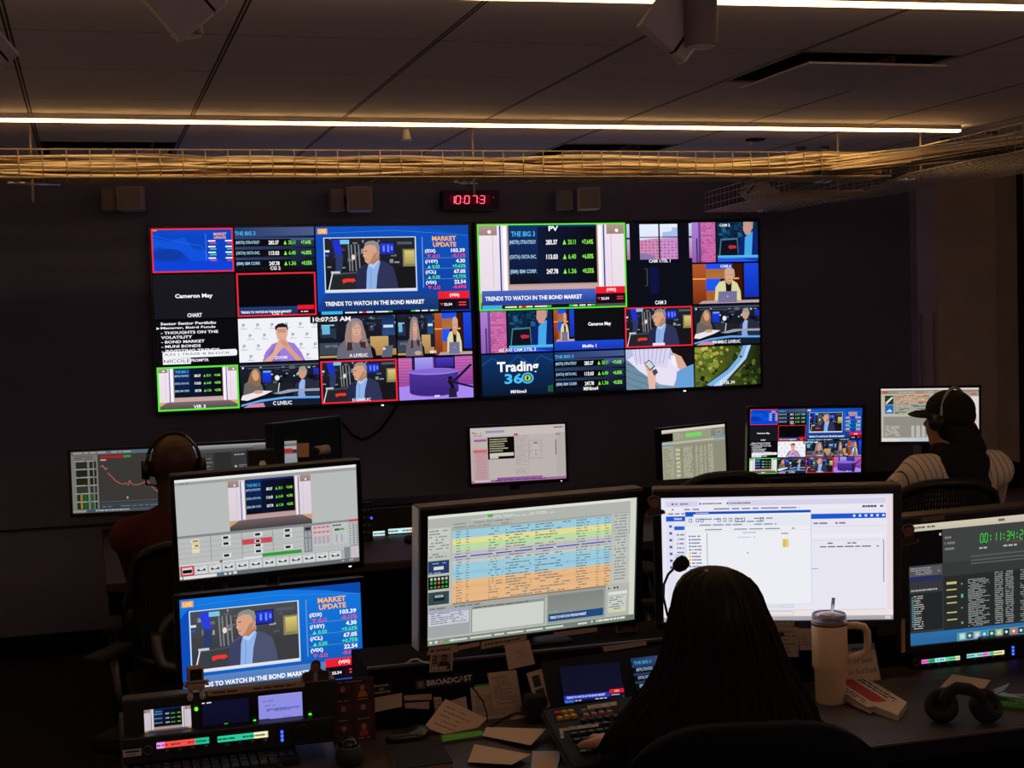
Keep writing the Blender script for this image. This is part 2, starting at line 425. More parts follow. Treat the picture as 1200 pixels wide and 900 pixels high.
def cable_path(y, z, ph, x0=-1.25, x1=3.7, n=50):
    pts = []
    for i in range(n+1):
        x = x0+(x1-x0)*i/n; e = .008
        dy = e*1.3*sin(x*3.1+ph)+.006*sin(x*7.3+ph*2.3); dz = e*sin(x*2.3+ph*1.7)+.006*sin(x*6.1+ph*3.1)
        hump = .03*math.exp(-((x-3.45)/.25)**2)
        pts.append((x, min(YB-.015, max(YA+.012, y+dy)), max(ZB+.008, z+dz)+hump))
    return pts
cols = [M_cream, M_cream, M_cream, mat('tan_cable', '#c89b6a', .6), mat('rust_cable', '#a35a3c', .6), M_cream, mat('pale_cable', '#efe2c8', .6), mat('black_cable', '#151012', .6)]
for i in range(54):
    y = YA+.012+(i % 6)*.028+R.random()*.014; z = ZB+.010+(i//6)*.0088+R.random()*.008
    o = MB().tube(cable_path(y, z, R.random()*40), R.choice((.0035, .0045, .0055)), 6).build('data_cable', R.choice(cols))
    tag(o, 'thin data cable lying among the many bundled in the long overhead wire tray', 'cable', 'data cables in the long tray')
for i in range(22):
    a = R.random(); pts = []
    for k in range(24):
        u = k/23; x = 3.35+.45*min(1, u*1.6)+a*.25*u+.01*sin(u*9+i); yy = 6.12+a*.15-(u*2.2)**1.15*.9
        pts.append((x+.01*sin(u*14+i*2), yy, ZB+.012+.05*R.random()*0+((i % 7)*.011)+.006*sin(u*11+i)))
    o = MB().tube(pts, .004, 6).build('data_cable', R.choice(cols))
    tag(o, 'thin data cable curving from the long tray into the wide right hand tray', 'cable', 'data cables in the wide right tray')
for (x, y), yb, lb in zip([(-.19, 6.12), (1.66, 6.12), (3.46, 6.12), (3.87, 6.06)], (2.27, 2.29, 2.29, 2.31),
                          ['threaded rod at the far left end of the cable tray', 'threaded rod through the cable tray just above the red clock', 'threaded rod through the cable tray just before the bend', 'threaded rod at the bend where the cable tray turns right']):
    t = thing('hanger_rod', lb+', hanging from the ceiling', 'hanger rod', (x, y, CEIL), group='tray hanger rods')
    MB().cyl((x, y, CEIL), (x, y, yb), .0045, 8).build('rod', M_wire, t)
    s = 1 if x > 0 else -1
    MB().tube([(x-.09*1, y-.02, 2.345), (x+.05, y+.32, 2.372)], .006, 6).tube([(x-.05, y-.02, 2.345), (x+.10, y+.32, 2.372)], .006, 6).build('bracket', mat('bracket_steel', '#c8c4d4', .35, .7), t)
for (x, y), lb in zip([(3.6, 6.75), (3.72, 6.72), (4.2, 6.35), (4.3, 6.1)], ['leftmost of the four', 'second from the left of the four', 'third from the left of the four', 'rightmost of the four']):
    t = thing('conduit_stub', lb+' short pipes above the cable tray bend', 'pipe', (x, y, CEIL), group='pipe stubs')
    MB().cyl((x, y, CEIL), (x, y, CEIL-.075), .018, 14).build('pipe', M_spk, t)
    MB().lathe([(.026, CEIL-.012), (.026, CEIL)], 16, Matrix.Translation((x, y, 0))).build('collar', M_grey, t)
p = PZ(476, 151, CEIL); t = thing('smoke_detector', 'small white cone shaped detector on the ceiling by the LED strip', 'detector', p)
MB().lathe([(.022, -.045), (.02, -.04), (.014, -.012), (.012, 0)], 20, Matrix.Translation(p)).build('body', M_white, t)
MB().lathe([(.025, -.052), (.025, -.044)], 20, Matrix.Translation(p)).build('rim', M_alu, t)
p = PZ(885, 163, CEIL); t = thing('sprinkler', 'small dark sprinkler fitting on the ceiling behind the LED strip', 'sprinkler', p)
MB().lathe([(.045, -.008), (.05, 0)], 20, Matrix.Translation(p)).build('plate', M_rub, t); MB().lathe([(.01, -.03), (.012, -.008)], 10, Matrix.Translation(p+V((-.03, 0, 0)))).build('head', M_alu, t)

# ------------------------------------------------------------------ speakers
def wall_speaker(px0, px1, py0, py1, split, lb):
    a, b2 = PY(px0, (py0+py1)/2, 7.8), PY(px1, (py0+py1)/2, 7.8); zt, zb = PY(px0, py0, 7.8).z, PY(px0, py1, 7.8).z
    h = zt-zb; xm = a.x+(b2.x-a.x)*split
    t = thing('wall_speaker', lb, 'speaker', (xm, BACKY, (zt+zb)/2), group='small speakers along the back wall')
    zc = (zt+zb)/2
    M = frame_m((xm+.01, 7.80, zc), radians(-12))
    w = b2.x-xm
    prof = [(0, -.05), (w*.15, -.058), (w*.5, -.064), (w*.85, -.058), (w, -.05), (w*.9, .09), (w*.1, .09)]
    v = [(x, y, z) for z in (-h/2, h/2) for x, y in prof]; n = len(prof)
    f = [list(range(n))[::-1], list(range(n, 2*n))]+[(i, (i+1) % n, n+(i+1) % n, n+i) for i in range(n)]
    MB().add(v, f, M).build('cabinet', M_spk, t)
    MB().box((w/2, -.066, 0), (w*.8, .004, h*.86), M, .001).build('grille', mat('grille', '#8c8282', .8), t)
    w2 = xm-a.x
    MB().box((a.x+w2/2, 7.86, zc), (w2*.94, .09, h*.92), None, .006).build('wall_mount', mat('mount', '#8a8080', .7), t)
    MB().box((xm, 7.95, zc), (.04, .15, .04)).build('arm', M_rub, t)
wall_speaker(118, 168, 220, 247, .36, 'small grey box speaker high on the back wall, leftmost')
wall_speaker(388, 434, 220, 248, .36, 'small grey box speaker high on the wall left of the red clock')
wall_speaker(657, 699, 221, 246, .40, 'small grey box speaker high on the wall right of the red clock')
def tilt_speaker(c, lb, s=1, ang=45, yaw=0, slot=1, up=.05, cyl=(0, 0), cy=-.03):
    t = thing('hanging_speaker', lb, 'speaker', (c[0], c[1], CEIL), group='angled speakers hung from the ceiling')
    M = frame_m(c, yaw) @ Matrix.Rotation(radians(ang), 4, 'Y')
    w = .105*s
    MB().box((-w*.18, 0, 0), (w*.86, .035*s, w*1.15), M, .003).build('cabinet', M_spk, t)
    MB().box((w*.42, 0, 0), (w*.26, .035*s, w*1.15), M, .003).build('end_panel', M_spk, t)
    MB().box((w*.27, -.002, 0), (w*.06, .03*s, w*1.1), M).build('slot', M_rub, t)
    MB().box((w*.56, -.0, 0), (.005, .037*s, w*1.16), M).build('edge_trim', M_white, t)  # white strip paints in the panel edge lit by the screens
    Mz = Matrix.Translation((c[0]+cyl[0]*s, c[1]+cy*s, c[2]))
    MB().lathe([(.034*s, -.055*s+cyl[1]), (.036*s, -.05*s+cyl[1]), (.036*s, CEIL-c[2]-.002)], 28, Mz).build('mounting_can', mat('can', '#7a6e68', .6), t)
    MB().lathe([(.030*s, -.0565*s+cyl[1]), (.032*s, -.0545*s+cyl[1])], 28, Mz).build('can_cap', M_white, t)
cL = PD(215, -2, 3.28); tilt_speaker((cL.x, cL.y, cL.z), 'grey angled speaker hanging from the ceiling near the top left corner', 1.15, -40, 0, cyl=(.004, -.012), cy=.045)
cR = PD(793, 27, 3.35); tilt_speaker((cR.x, cR.y, cR.z), 'grey angled speaker hanging in front of the right end LED strip', 1.1, 38, 0, cyl=(.042, 0))
cL2 = PD(-4, 58, 3.2); tilt_speaker((cL2.x-.03, cL2.y, cL2.z), 'grey angled speaker cut off by the left edge of the photo', .9, -38, 0)
cB = PY(889, 228, 7.75); t = thing('hanging_speaker', 'small grey wedge speaker tipped on its corner at the right end of the video wall', 'speaker', (cB.x, BACKY, cB.z), group='small speakers along the back wall')
M = frame_m((cB.x, 7.76, cB.z+.01), radians(-10)) @ Matrix.Rotation(radians(40), 4, 'Y')
MB().prism([(-.085, -.06), (.085, -.075), (.085, .075), (-.085, .06)], .12, M).build('cabinet', M_spk, t)
MB().box((-.055, -.062, 0), (.008, .004, .12), M).build('slot', M_rub, t); MB().box((0, .1, 0), (.04, .2, .04), M).build('arm', M_rub, t)

# ------------------------------------------------------------------ red clock on the wall
cc = PY(552, 234.5, 7.9); t = thing('wall_clock', 'black digital clock with red numerals reading 10:07:3 above the video wall', 'clock', (cc.x, BACKY, cc.z))
cw, ch = .335, .112; M = frame_m((cc.x, 7.93, cc.z))
MB().box((0, 0, 0), (cw, .07, ch), M, .004).build('housing', M_black, t); MB().box((0, .065, 0), (.1, .06, .05), M).build('bracket', M_rub, t)
P = Pic(); P.r(0, 0, 1, 1, '#0c0204'); P.g(.1, .22, .84, .78, '#3a0008', '#20000a')
SEG = dict(a=((.12, 0), (.88, 0)), b=((.95, .04), (.92, .47)), c=((.9, .53), (.86, .96)), d=((.05, 1), (.8, 1)), e=((.02, .53), (-.02, .96)), f=((.1, .04), (.06, .47)), g=((.12, .5), (.84, .5)))
DG = {'0': 'abcdef', '1': 'bc', '2': 'abged', '3': 'abgcd', '4': 'fgbc', '5': 'afgcd', '6': 'afgedc', '7': 'abc', '8': 'abcdefg', '9': 'abcdfg'}
def seg(P, ch, x0, y0, x1, y1, col, w=.22):
    for k in DG[ch]:
        (ax, ay), (bx, by) = SEG[k]; f = lambda u, v: (x0+(x1-x0)*u, y0+(y1-y0)*v)
        P.ln([f(ax, ay), f(bx, by)], (x1-x0)*w, col, (y1-y0)*w*.55)
for ch_, x in (('1', .105), ('0', .215), ('0', .375), ('7', .52), ('3', .655)):
    seg(P, ch_, x, .26, x+.095, .70, '#ff3050'); seg(P, ch_, x, .26, x+.095, .70, '#ff8a98', .08)
P.rs([(.338, .38, .352, .45), (.336, .6, .350, .67), (.638, .38, .652, .45), (.636, .6, .650, .67)], '#ff3050'); P.r(.9, .3, .915, .4, '#8a1024')
P.build('display_face', M @ Matrix.Translation((0, -.0355, 0)), cw*.96, ch*.88, t, paint_mat('clock_emission', True, 1.6))

# ------------------------------------------------------------------ pictures shown on the displays
def clutter(P, n, cols, seed, x0=0, y0=0, x1=1, y1=1, s=.06):
    R = random.Random(seed); P.lv += 1
    for i in range(n):
        x, y = R.uniform(x0, x1), R.uniform(y0, y1); w, h = R.uniform(.2, 1)*s, R.uniform(.2, 1.4)*s
        P.p([(x, y), (x+w, y), (x+w, y+h), (x, y+h)], R.choice(cols), False)
def studio(P, seed=1, lit=1):
    P.g(0, 0, 1, 1, '#1c2030', '#0a0a10')
    clutter(P, 34, ['#39404e', '#141722', '#5a6472', '#20283c', '#0c0d14'], seed, 0, 0, 1, .6, .09)
    clutter(P, 14, ['#cfe6e0', '#8fc0c8', '#e8f4ff', '#4a68c8'], seed+1, 0, .02, 1, .3, .035)
def man(P, red=True, bright=1):
    """the presenter in a navy jacket, facing left"""
    P.g(0, 0, 1, 1, '#20242e' if bright == 1 else '#4a4c50', '#0d0c12' if bright == 1 else '#303238')
    clutter(P, 40, ['#3b3f48', '#14151c', '#6a6c70', '#22252e', '#8c8e8c'] if bright == 1 else ['#6a6c70', '#3a3c42', '#9a9a96', '#50545c'], 7, 0, 0, .95, .55, .07)
    for x in (.26, .29, .33, .37): P.ln([(x, .12), (x+.01, .62)], .014, '#7d8086', .02)
    P.e(.31, .36, .02, .05, '#f0d8c8'); P.r(0, .22, .05, .26, '#c8e0f0'); P.r(0, .3, .04, .34, '#3a50c0')
    P.p([(.08, .03), (.17, .02), (.19, .32), (.12, .36), (.1, .2)], '#2030c8' if bright == 1 else '#2a3ed8'); P.p([(.12, .3), (.2, .32), (.18, .62), (.11, .66)], '#2c3a68')
    P.r(.17, .03, .27, .11, '#7cc4ec')
    P.r(.60, .09, .77, .33, '#151a50'); P.g(.61, .11, .76, .31, '#2438e0', '#1a2ca8')
    P.rs([(.64, .15, .66, .26), (.69, .14, .71, .27), (.73, .16, .75, .24)], '#6a8cff')
    P.r(.80, .08, .97, .13, '#555860'); P.r(.86, .22, 1, .58, '#8a8058'); P.g(.88, .25, .99, .5, '#d8c878', '#a89858')
    P.r(.78, .55, 1, 1, '#16151a' if bright == 1 else '#3a3c40')
    P.p([(.02, 1), (.07, .66), (.37, .63), (.42, 1)], '#4a4d54'); P.p([(.035, 1), (.08, .69), (.36, .66), (.40, 1)], '#23252c' if bright == 1 else '#3a3d44')
    P.ln([(.025, 1), (.075, .66)], .012, '#dde4e8', .02); P.r(.06, .62, .16, .66, '#c8ccc8')
    P.p([(.18, .78), (.22, .76), (.31, .76), (.33, .8), (.30, .83), (.24, .82), (.19, .85)], '#f03828')
    P.p([(.33, 1), (.345, .62), (.40, .53), (.47, .48), (.53, .45), (.60, .42), (.68, .47), (.75, .56), (.785, .8), (.80, 1)], '#2e3358' if bright == 1 else '#4c5270')
    P.p([(.345, .62), (.47, .5), (.44, 1), (.33, 1)], '#23284a' if bright == 1 else '#3d4262')
    P.p([(.44, 1), (.455, .62), (.47, .52), (.53, .47), (.59, .40), (.605, .46), (.57, .7), (.55, 1)], '#8fb2e8')
    P.ln([(.50, .56), (.49, 1)], .006, '#6a8cc8', .01); P.p([(.47, .52), (.53, .58), (.59, .44), (.57, .40), (.5, .45)], '#b4ccf2')
    P.p([(.48, .48), (.47, .38), (.57, .3), (.60, .4), (.53, .5)], '#b07858')
    P.p([(.43, .38), (.425, .3), (.42, .22), (.44, .14), (.50, .09), (.56, .10), (.60, .18), (.60, .30), (.57, .40), (.52, .48), (.47, .49), (.44, .45)], '#d8a284')
    P.p([(.57, .40), (.52, .48), (.47, .49), (.50, .42), (.54, .3), (.58, .26)], '#b88266')
    P.p([(.435, .17), (.44, .10), (.48, .06), (.54, .05), (.59, .09), (.605, .18), (.60, .26), (.575, .27), (.57, .2), (.55, .14), (.48, .13)], '#8a8c8c')
    P.e(.58, .29, .012, .035, '#c08a6c'); P.ln([(.435, .25), (.465, .245)], .006, '#5a4038', .014); P.p([(.425, .30), (.415, .345), (.44, .35)], '#e8b498'); P.ln([(.435, .40), (.46, .40)], .005, '#8a4a40', .012)
    P.r(0, .965, 1, 1, '#e8e4e8')
def woman(P, full=True, x=0):
    studio(P, 11)
    P.r(.02, .28, .22, .5, '#26344a'); P.r(.04, .22, .14, .42, '#6ab4d8'); P.rs([(.03, .2, .2, .22)], '#9adcf0')
    P.g(.82, .03, .99, .48, '#122a58', '#2a5088'); P.rs([(.84, .24, .97, .3)], '#cfe0f4')
    P.g(.66, .5, 1, .95, '#c8a468', '#a8824c'); P.r(.9, .5, 1, .8, '#1a2030')
    P.r(0, .62, .28, .9, '#3c4454'); P.t('NEW YORK', .07, .67, .24, .73, '#7c8698'); P.r(.0, .92, .28, .97, '#c09868')
    P.e(.47+x, .2, .1, .14, '#8a7cae'); P.p([(.74, 1), (.72, .8), (.66, .7), (.68, 1)], '#0c0c12')
    P.p([(.21+x, 1), (.24+x, .72), (.33+x, .55), (.46+x, .5), (.58+x, .52), (.65+x, .68), (.69+x, 1)], '#6a6878')
    P.p([(.38+x, .5), (.44+x, .62), (.5+x, .64), (.57+x, .5), (.54+x, .38), (.42+x, .38)], '#c89680')
    P.p([(.35+x, .8), (.33+x, .5), (.36+x, .2), (.42+x, .1), (.50+x, .08), (.56+x, .16), (.60+x, .4), (.63+x, .72), (.56+x, .76), (.55+x, .5), (.53+x, .3), (.43+x, .3), (.42+x, .5), (.44+x, .78)], '#96807c')
    P.p([(.35+x, .82), (.36+x, .62), (.42+x, .62), (.43+x, .8)], '#402a2c'); P.p([(.52+x, .62), (.6+x, .62), (.6+x, .78), (.53+x, .74)], '#402a2c')
    P.e(.485+x, .32, .062, .16, '#d8a890'); P.rs([(.45+x, .28, .475+x, .295), (.5+x, .28, .525+x, .295)], '#4a302c'); P.r(.47+x, .41, .505+x, .425, '#a85050'); P.p([(.484+x, .3), (.476+x, .37), (.495+x, .37)], '#c08c74')
    P.p([(.42+x, .3), (.44+x, .14), (.52+x, .14), (.55+x, .3), (.5+x, .19)], '#a8928c')
    if full: P.p([(.8, 1), (.84, .74), (.96, .72), (.94, 1)], '#5c6478'); P.e(.84, .8, .02, .03, '#d8d8dc')
    else: P.e(.55+x, .93, .1, .05, '#d0a088')
def laptop(P, side=False):
    P.r(0, 0, 1, 1, '#1c0c08'); P.g(0, 0, .2, 1, '#b4582c', '#7a3010'); P.rs([(0, .36, .2, .39)], '#ffb050')
    P.r(.2, .0, .62, .13, '#1a50f0'); P.g(.2, .13, .62, .38, '#a8683c', '#b4703c'); P.r(.2, .38, .42, .68, '#1c58f4'); P.r(.2, .68, .5, 1, '#a86030')
    P.r(.6, .0, .75, 1, '#3a1408'); P.r(.6, .36, .7, .4, '#ffa848'); P.g(.78, 0, 1, .86, '#1848e0', '#1030b0')
    P.p([(.32, 1), (.34, .6), (.40, .46), (.5, .42), (.6, .42), (.67, .5), (.72, .7), (.73, 1)], '#dcd69c')
    P.p([(.49, .44), (.5, .7), (.58, .7), (.59, .44)], '#18141a'); P.p([(.46, .44), (.5, .4), (.58, .4), (.6, .46), (.55, .54)], '#c89478')
    P.p([(.48, .42), (.475, .2), (.5, .12), (.56, .09), (.62, .14), (.64, .3), (.62, .4)], '#b49480'); P.e(.555, .3, .06, .16, '#d8a68c')
    P.p([(.48, .24), (.5, .12), (.57, .09), (.63, .16), (.635, .26), (.56, .17)], '#c4aa94'); P.rs([(.525, .28, .548, .295), (.572, .28, .595, .295)], '#4a302c'); P.r(.54, .39, .575, .405, '#a85050')
    P.p([(.08, 1), (.14, .93), (1, .93), (1, 1)], '#b8a0a8'); P.p([(.37, .98), (.385, .70), (.665, .70), (.66, .98)], '#76719a'); P.e(.52, .83, .012, .022, '#b8b4d0')
def twoshot(P):
    studio(P, 23); P.rs([(0, .04, 1, .06), (.1, .1, .9, .115)], '#5a6270')
    P.g(.28, .2, .39, .44, '#1a3ae8', '#1430b0'); P.r(.29, .17, .39, .21, '#7ca8f0'); P.e(.465, .34, .03, .06, '#e8f0f4'); P.g(.93, .15, 1, .3, '#2038c8', '#182c98')
    P.r(.32, .46, .5, .68, '#2a2d36'); P.r(.50, .46, .66, .66, '#1e2028'); P.ln([(.49, .46), (.47, .68)], .01, '#dde2e4', .01)
    P.p([(.03, .72), (.05, .45), (.12, .38), (.22, .38), (.27, .5), (.29, .66)], '#6a6460')
    P.p([(.09, .42), (.13, .2), (.19, .1), (.24, .14), (.26, .3), (.25, .5), (.2, .52), (.13, .45)], '#8a6a4c'); P.e(.195, .28, .04, .11, '#d8a080'); P.p([(.14, .3), (.16, .14), (.22, .14), (.19, .2)], '#c4a070')
    P.p([(.66, .78), (.69, .5), (.75, .42), (.84, .36), (.92, .42), (1, .5), (1, .78)], '#262c40'); P.p([(.73, .8), (.74, .5), (.78, .38), (.82, .42), (.8, .8)], '#9cb4ea')
    P.e(.785, .25, .05, .13, '#cf9c80'); P.p([(.735, .2), (.76, .1), (.82, .09), (.85, .2), (.84, .3), (.82, .2)], '#a09a94')
    P.p([(0, .82), (.02, .72), (.26, .62), (.4, .64), (.3, .72), (.08, .84)], '#ece6ec'); P.e(.22, .65, .06, .04, '#d8a088')
    P.p([(.4, .7), (.6, .62), (1, .62), (1, .68), (.7, .67), (.5, .72)], '#9aa0b0'); P.p([(0, .95), (.3, .83), (.6, .79), (1, .82), (1, 1), (0, 1)], '#141c30')
    P.p([(0, .93), (.25, .83), (.55, .78), (1, .80), (1, .85), (.55, .83), (.25, .88), (0, .97)], '#62a8ee'); P.p([(.03, 1), (.1, .93), (.28, .9), (.3, 1)], '#d088a8'); P.p([(.72, .7), (.8, .68), (.82, .8), (.73, .82)], '#8aa4e0')
BIG3 = [('(MSTR) STRATEGY', '283.37', '20.11', '+7.64%'), ('(OKTA) OKTA INC.', '113.03', '6.40', '+6.00%'), ('(IBM) IBM CORP.', '247.78', '1.36', '+0.55%')]
def big3(P, xs=(0.0, 1.0), bg=True, ys=(.36, .60, .84), th=.055, head=(.0, .09, .26, .18), glow='#1a3a80'):
    if bg:
        P.g(0, 0, 1, 1, '#2c3c64', '#060910'); P.g(0, 0, 1, .3, '#223a70', '#4a5a88', True)
        for y in ys: P.g(0, y-.09, .7, y+.07, '#04060c', '#060810')
        for y in (ys[0]-.13, (ys[0]+ys[1])/2, (ys[1]+ys[2])/2): P.g(0, y-.03, 1, y+.02, '#33466e', '#0c1220', True)
    P.t('THE BIG 3', *head, '#48b0e8')
    f = lambda u: xs[0]+(xs[1]-xs[0])*u
    for y, (a, b2, c, d) in zip(ys, BIG3):
        P.t(a, f(.01), y-th, f(.31), y+th*.7, '#9cc4e0'); P.t(b2, f(.42), y-th, f(.55), y+th*.7, '#ffffff')
        P.p([(f(.61), y+th*.7), (f(.63), y-th), (f(.65), y+th*.7)], '#8cf040'); P.t(c, f(.67), y-th, f(.76), y+th*.7, '#7ce040'); P.t(d, f(.83), y-th, f(.96), y+th*.7, '#8cf050')
def virt(P, lbl=None, bot=1.0, led='#1a2450'):
    """virtual studio set with a big screen"""
    P.g(0, 0, 1, 1, '#f2e6f2', '#e8dae6'); P.g(0, .0, .13, .13, '#b89c90', '#9a8078'); P.g(.87, 0, 1, .13, '#b89c90', '#9a8078'); P.e(.08, .09, .012, .02, '#ffffff'); P.e(.94, .09, .012, .02, '#ffffff')
    P.ln([(.10, .13), (.10, .72)], .004, '#c8b8c8', .006); P.ln([(.9, .13), (.9, .72)], .004, '#c8b8c8', .006)
    P.rs([(.145, .02, .155, .80), (.845, .02, .855, .80)], '#3c3c9c'); P.rs([(.17, .04, .19, .78), (.81, .04, .83, .78)], '#ffffff')
    P.r(.195, .02, .81, .82, '#b89a94'); P.g(.205, .0, .80, .70, '#10306c', '#0a0c14'); P.g(.4, .04, .80, .70, '#0a1634', '#07080c', True)
    P.r(.195, .72, .81, .80, '#c8a8a4')
    P.g(0, .80, 1, 1, '#7a6a6c', '#4a4244'); P.p([(0, .80), (.12, .80), (0, .92)], '#d8a878'); P.p([(1, .80), (.88, .80), (1, .92)], '#d8a878')
    for i in range(12): P.ln([(.2+.05*i, .8), (.05+.08*i, 1)], .003, '#5c5052', .004)
    S = P.sub(.205, .02, .80, .70); big3(S, bg=False, ys=(.30, .55, .80), head=(.03, .1, .30, .19), th=.05)
def market(P, live=True, ticker=True, bright=1, lowbar=True):
    P.g(0, 0, 1, 1, '#0a52c0' if bright == 1 else '#1478e0', '#0c3c98' if bright == 1 else '#0f55b4')
    P.p([(.55, 0), (1, .0), (1, .12), (.8, .05)], '#0a48ac'); P.p([(0, .2), (.05, .1), (.05, .8), (0, .9)], '#0c4cb8'); P.ln([(0, .08), (.5, .05), (1, .12)], .003, '#3c86e0', .005)
    P.r(.012, .022, .075, .085, '#f0a050'); P.t('LIVE', .022, .035, .066, .074, '#ffe0a0')
    P.r(.048, .125, .648, .755, '#c8dcf0'); S = P.sub(.055, .135, .640, .742); man(S, bright=bright)
    P.rs([(.685, .13, .692, .72)], '#5c94d8')
    P.t('MARKET', .755, .125, .915, .18, '#ffb860'); P.t('UPDATE', .76, .195, .915, .25, '#ffb860')
    rows = [('(/DX)', '103.39', '-0.11', '-0.11%', 0), ('(/10Y)', '4.30', '0.03', '+0.63%', 1), ('(/CL)', '67.05', '0.50', '+0.75%', 1), ('(VIX)', '22.54', '-2.12', '-8.60%', 0)]
    for i, (a, b2, c, d, u) in enumerate(rows):
        y = .275+.122*i; k = '#4cf088' if u else '#ff3c68'
        P.t(a, .705, y, .705+.013*len(a)+.005, y+.05, '#ffffff'); P.t(b2, .972-.0155*len(b2), y-.005, .972, y+.04, '#ffffff')
        if u: P.p([(.718, y+.098), (.73, y+.062), (.742, y+.098)], k)
        else: P.p([(.718, y+.062), (.742, y+.062), (.73, y+.098)], k)
        P.t(c, .75, y+.06, .80, y+.1, k); P.t(d, .885, y+.055, .975, y+.095, k)
        if i: P.rs([(.70, y-.022, .975, y-.018)], '#6a9ce0')
    P.g(.03, .79, .79, .955, '#1c4488' if bright == 1 else '#5c84c0', '#16326c' if bright == 1 else '#4a70ac'); P.t('TRENDS TO WATCH IN THE BOND MARKET', .045, .855, .69, .905, '#ffffff')
    P.r(.785, .77, .99, .855, '#f01c30'); P.t('(VIX)', .86, .795, .925, .84, '#ffffff'); P.r(.785, .855, .99, .985, '#140a18')
    P.p([(.795, .905), (.815, .905), (.805, .935)], '#ff3040'); P.t('22.54', .82, .905, .875, .935, '#ffffff'); P.dash(.92, .885, .97, .945, 2, '#ff4050', 3, 1, .5, 0); P.r(.905, .86, .908, .97, '#2a1a28')
    if ticker:
        P.r(.0, .965, .80, 1, '#0c0f1c'); P.r(.02, .965, .155, 1, '#38b4f0')
        P.dash(.17, .968, .78, 1, 1, '#e8ecf0', 5, .85, .5, 0)
        for x in (.28, .45, .60, .75): P.r(x, .975, x+.03, .992, '#40c850' if x > .3 else '#e03040')
def bluebg(P):
    P.g(0, 0, 1, 1, '#0448c8', '#0838b8')
    P.p([(0, .2), (.2, .3), (.4, .2), (.5, .45), (.3, .6), (.1, .4), (0, .5)], '#0a54d8'); P.e(.2, .6, .18, .14, '#0638a8'); P.p([(.3, .4), (.6, .5), (.9, .8), (1, .9), (1, 1), (.6, 1)], '#0a50dc'); P.r(0, .74, 1, 1, '#0642d8')
    P.ln([(0, .15), (.3, .3), (.6, .4), (.66, .6)], .005, '#2c74e8', .008); P.r(.0, .0, .07, .06, '#ff9040')
    P.rs([(.66, .12, .665, .74)], '#5c94e8'); P.t('MARKET', .76, .11, .92, .17, '#ffb860'); P.t('UPDATE', .765, .19, .91, .25, '#ffb860')
    for i in range(4):
        y = .27+.13*i; P.dash(.69, y, .78, y+.05, 1, '#ffffff', i, 1, .6, 0, True); P.dash(.90, y, .985, y+.05, 1, '#ffffff', i, 1, .6, 0, True)
        P.dash(.71, y+.06, .79, y+.1, 1, ['#ff3c68', '#4cf088', '#4cf088', '#ff3c68'][i], i, 1, .5, 0, True)
        P.dash(.92, y+.06, .985, y+.1, 1, ['#ff3c68', '#4cf088', '#4cf088', '#ff3c68'][i], i, 1, .5, 0, True)
def purple(P):
    P.g(0, 0, 1, 1, '#7a3aa8', '#8c50d0')
    P.g(0, 0, .22, .68, '#d070b0', '#a048a0'); P.g(.76, 0, 1, .68, '#c868b8', '#8c3c98')
    for i in range(9):
        P.rs([(0, .07*i+.02, .22, .07*i+.028), (.76, .07*i+.02, 1, .07*i+.028)], '#5c2478')
    P.g(.22, 0, .46, .3, '#a8a0f0', '#8c7ce0'); P.r(.48, 0, .76, .3, '#1a1640'); P.g(.5, .02, .74, .24, '#4838b8', '#30248c'); P.r(.18, 0, .22, .3, '#221a4c')
    P.p([(0, .68), (.2, .66), (.8, .66), (1, .7), (1, 1), (0, 1)], '#a888f0')
    P.e(.47, .82, .33, .12, '#7448c8'); P.g(.14, .36, .80, .82, '#4a3498', '#3c2480'); P.e(.47, .82, .33, .1, '#3c2480'); P.e(.47, .34, .335, .08, '#a080e8'); P.e(.47, .33, .32, .06, '#8468d0')
    P.ln([(.66, .55), (.72, .7), (.7, .98)], .05, '#100c1c', .06); P.ln([(.98, .2), (.8, .5), (.7, .62)], .04, '#1c1430', .05); P.ln([(.7, .6), (1, .75)], .03, '#1c1430', .05); P.e(.69, .52, .03, .05, '#140c1c'); P.e(.655, .56, .008, .012, '#ff4040'); P.p([(.66, .98), (.68, .74), (.76, .78), (.78, .98)], '#241c38'); P.r(.47, .91, .54, .95, '#e8dcff')
def zoomguy(P):
    P.r(0, 0, 1, 1, '#f0f2f8')
    for i in range(6):
        for j in range(4):
            x = .05+.18*i+(.08 if j % 2 else 0); y = .12+.24*j
            P.ring(x, y, x+.03, y+.05, .008, .014, '#5c6474'); P.rs([(x, y+.04, x+.009, y+.09), (x-.025, y+.11, x+.06, y+.123)], '#a8aeb8')
    P.p([(.29, 1), (.33, .78), (.42, .6), (.5, .55), (.6, .55), (.7, .6), (.78, .8), (.83, 1)], '#9c7cd8')
    P.p([(.36, 1), (.37, .82), (.45, .65), (.5, .62), (.52, 1)], '#8868c8'); P.e(.545, .33, .075, .2, '#e0ac94'); P.p([(.465, .3), (.46, .2), (.5, .14), (.56, .12), (.62, .18), (.625, .32), (.6, .22), (.5, .22)], '#1c181c')
    P.ring(.50, .27, .535, .335, .005, .01, '#2a2428'); P.ring(.55, .27, .59, .335, .005, .01, '#2a2428'); P.r(.535, .29, .55, .297, '#2a2428')
    P.p([(.3, 1), (.42, .8), (.5, .5), (.56, .44), (.6, .48), (.62, .6), (.52, .75), (.4, 1)], '#e0ac94'); P.p([(.8, 1), (.7, .8), (.6, .56), (.54, .5), (.52, .58), (.6, .75), (.72, 1)], '#d8a088')
    for k in range(4): P.ln([(.52+.02*k, .47+.03*k), (.56+.02*k, .62+.02*k)], .004, '#b07c68', .008)
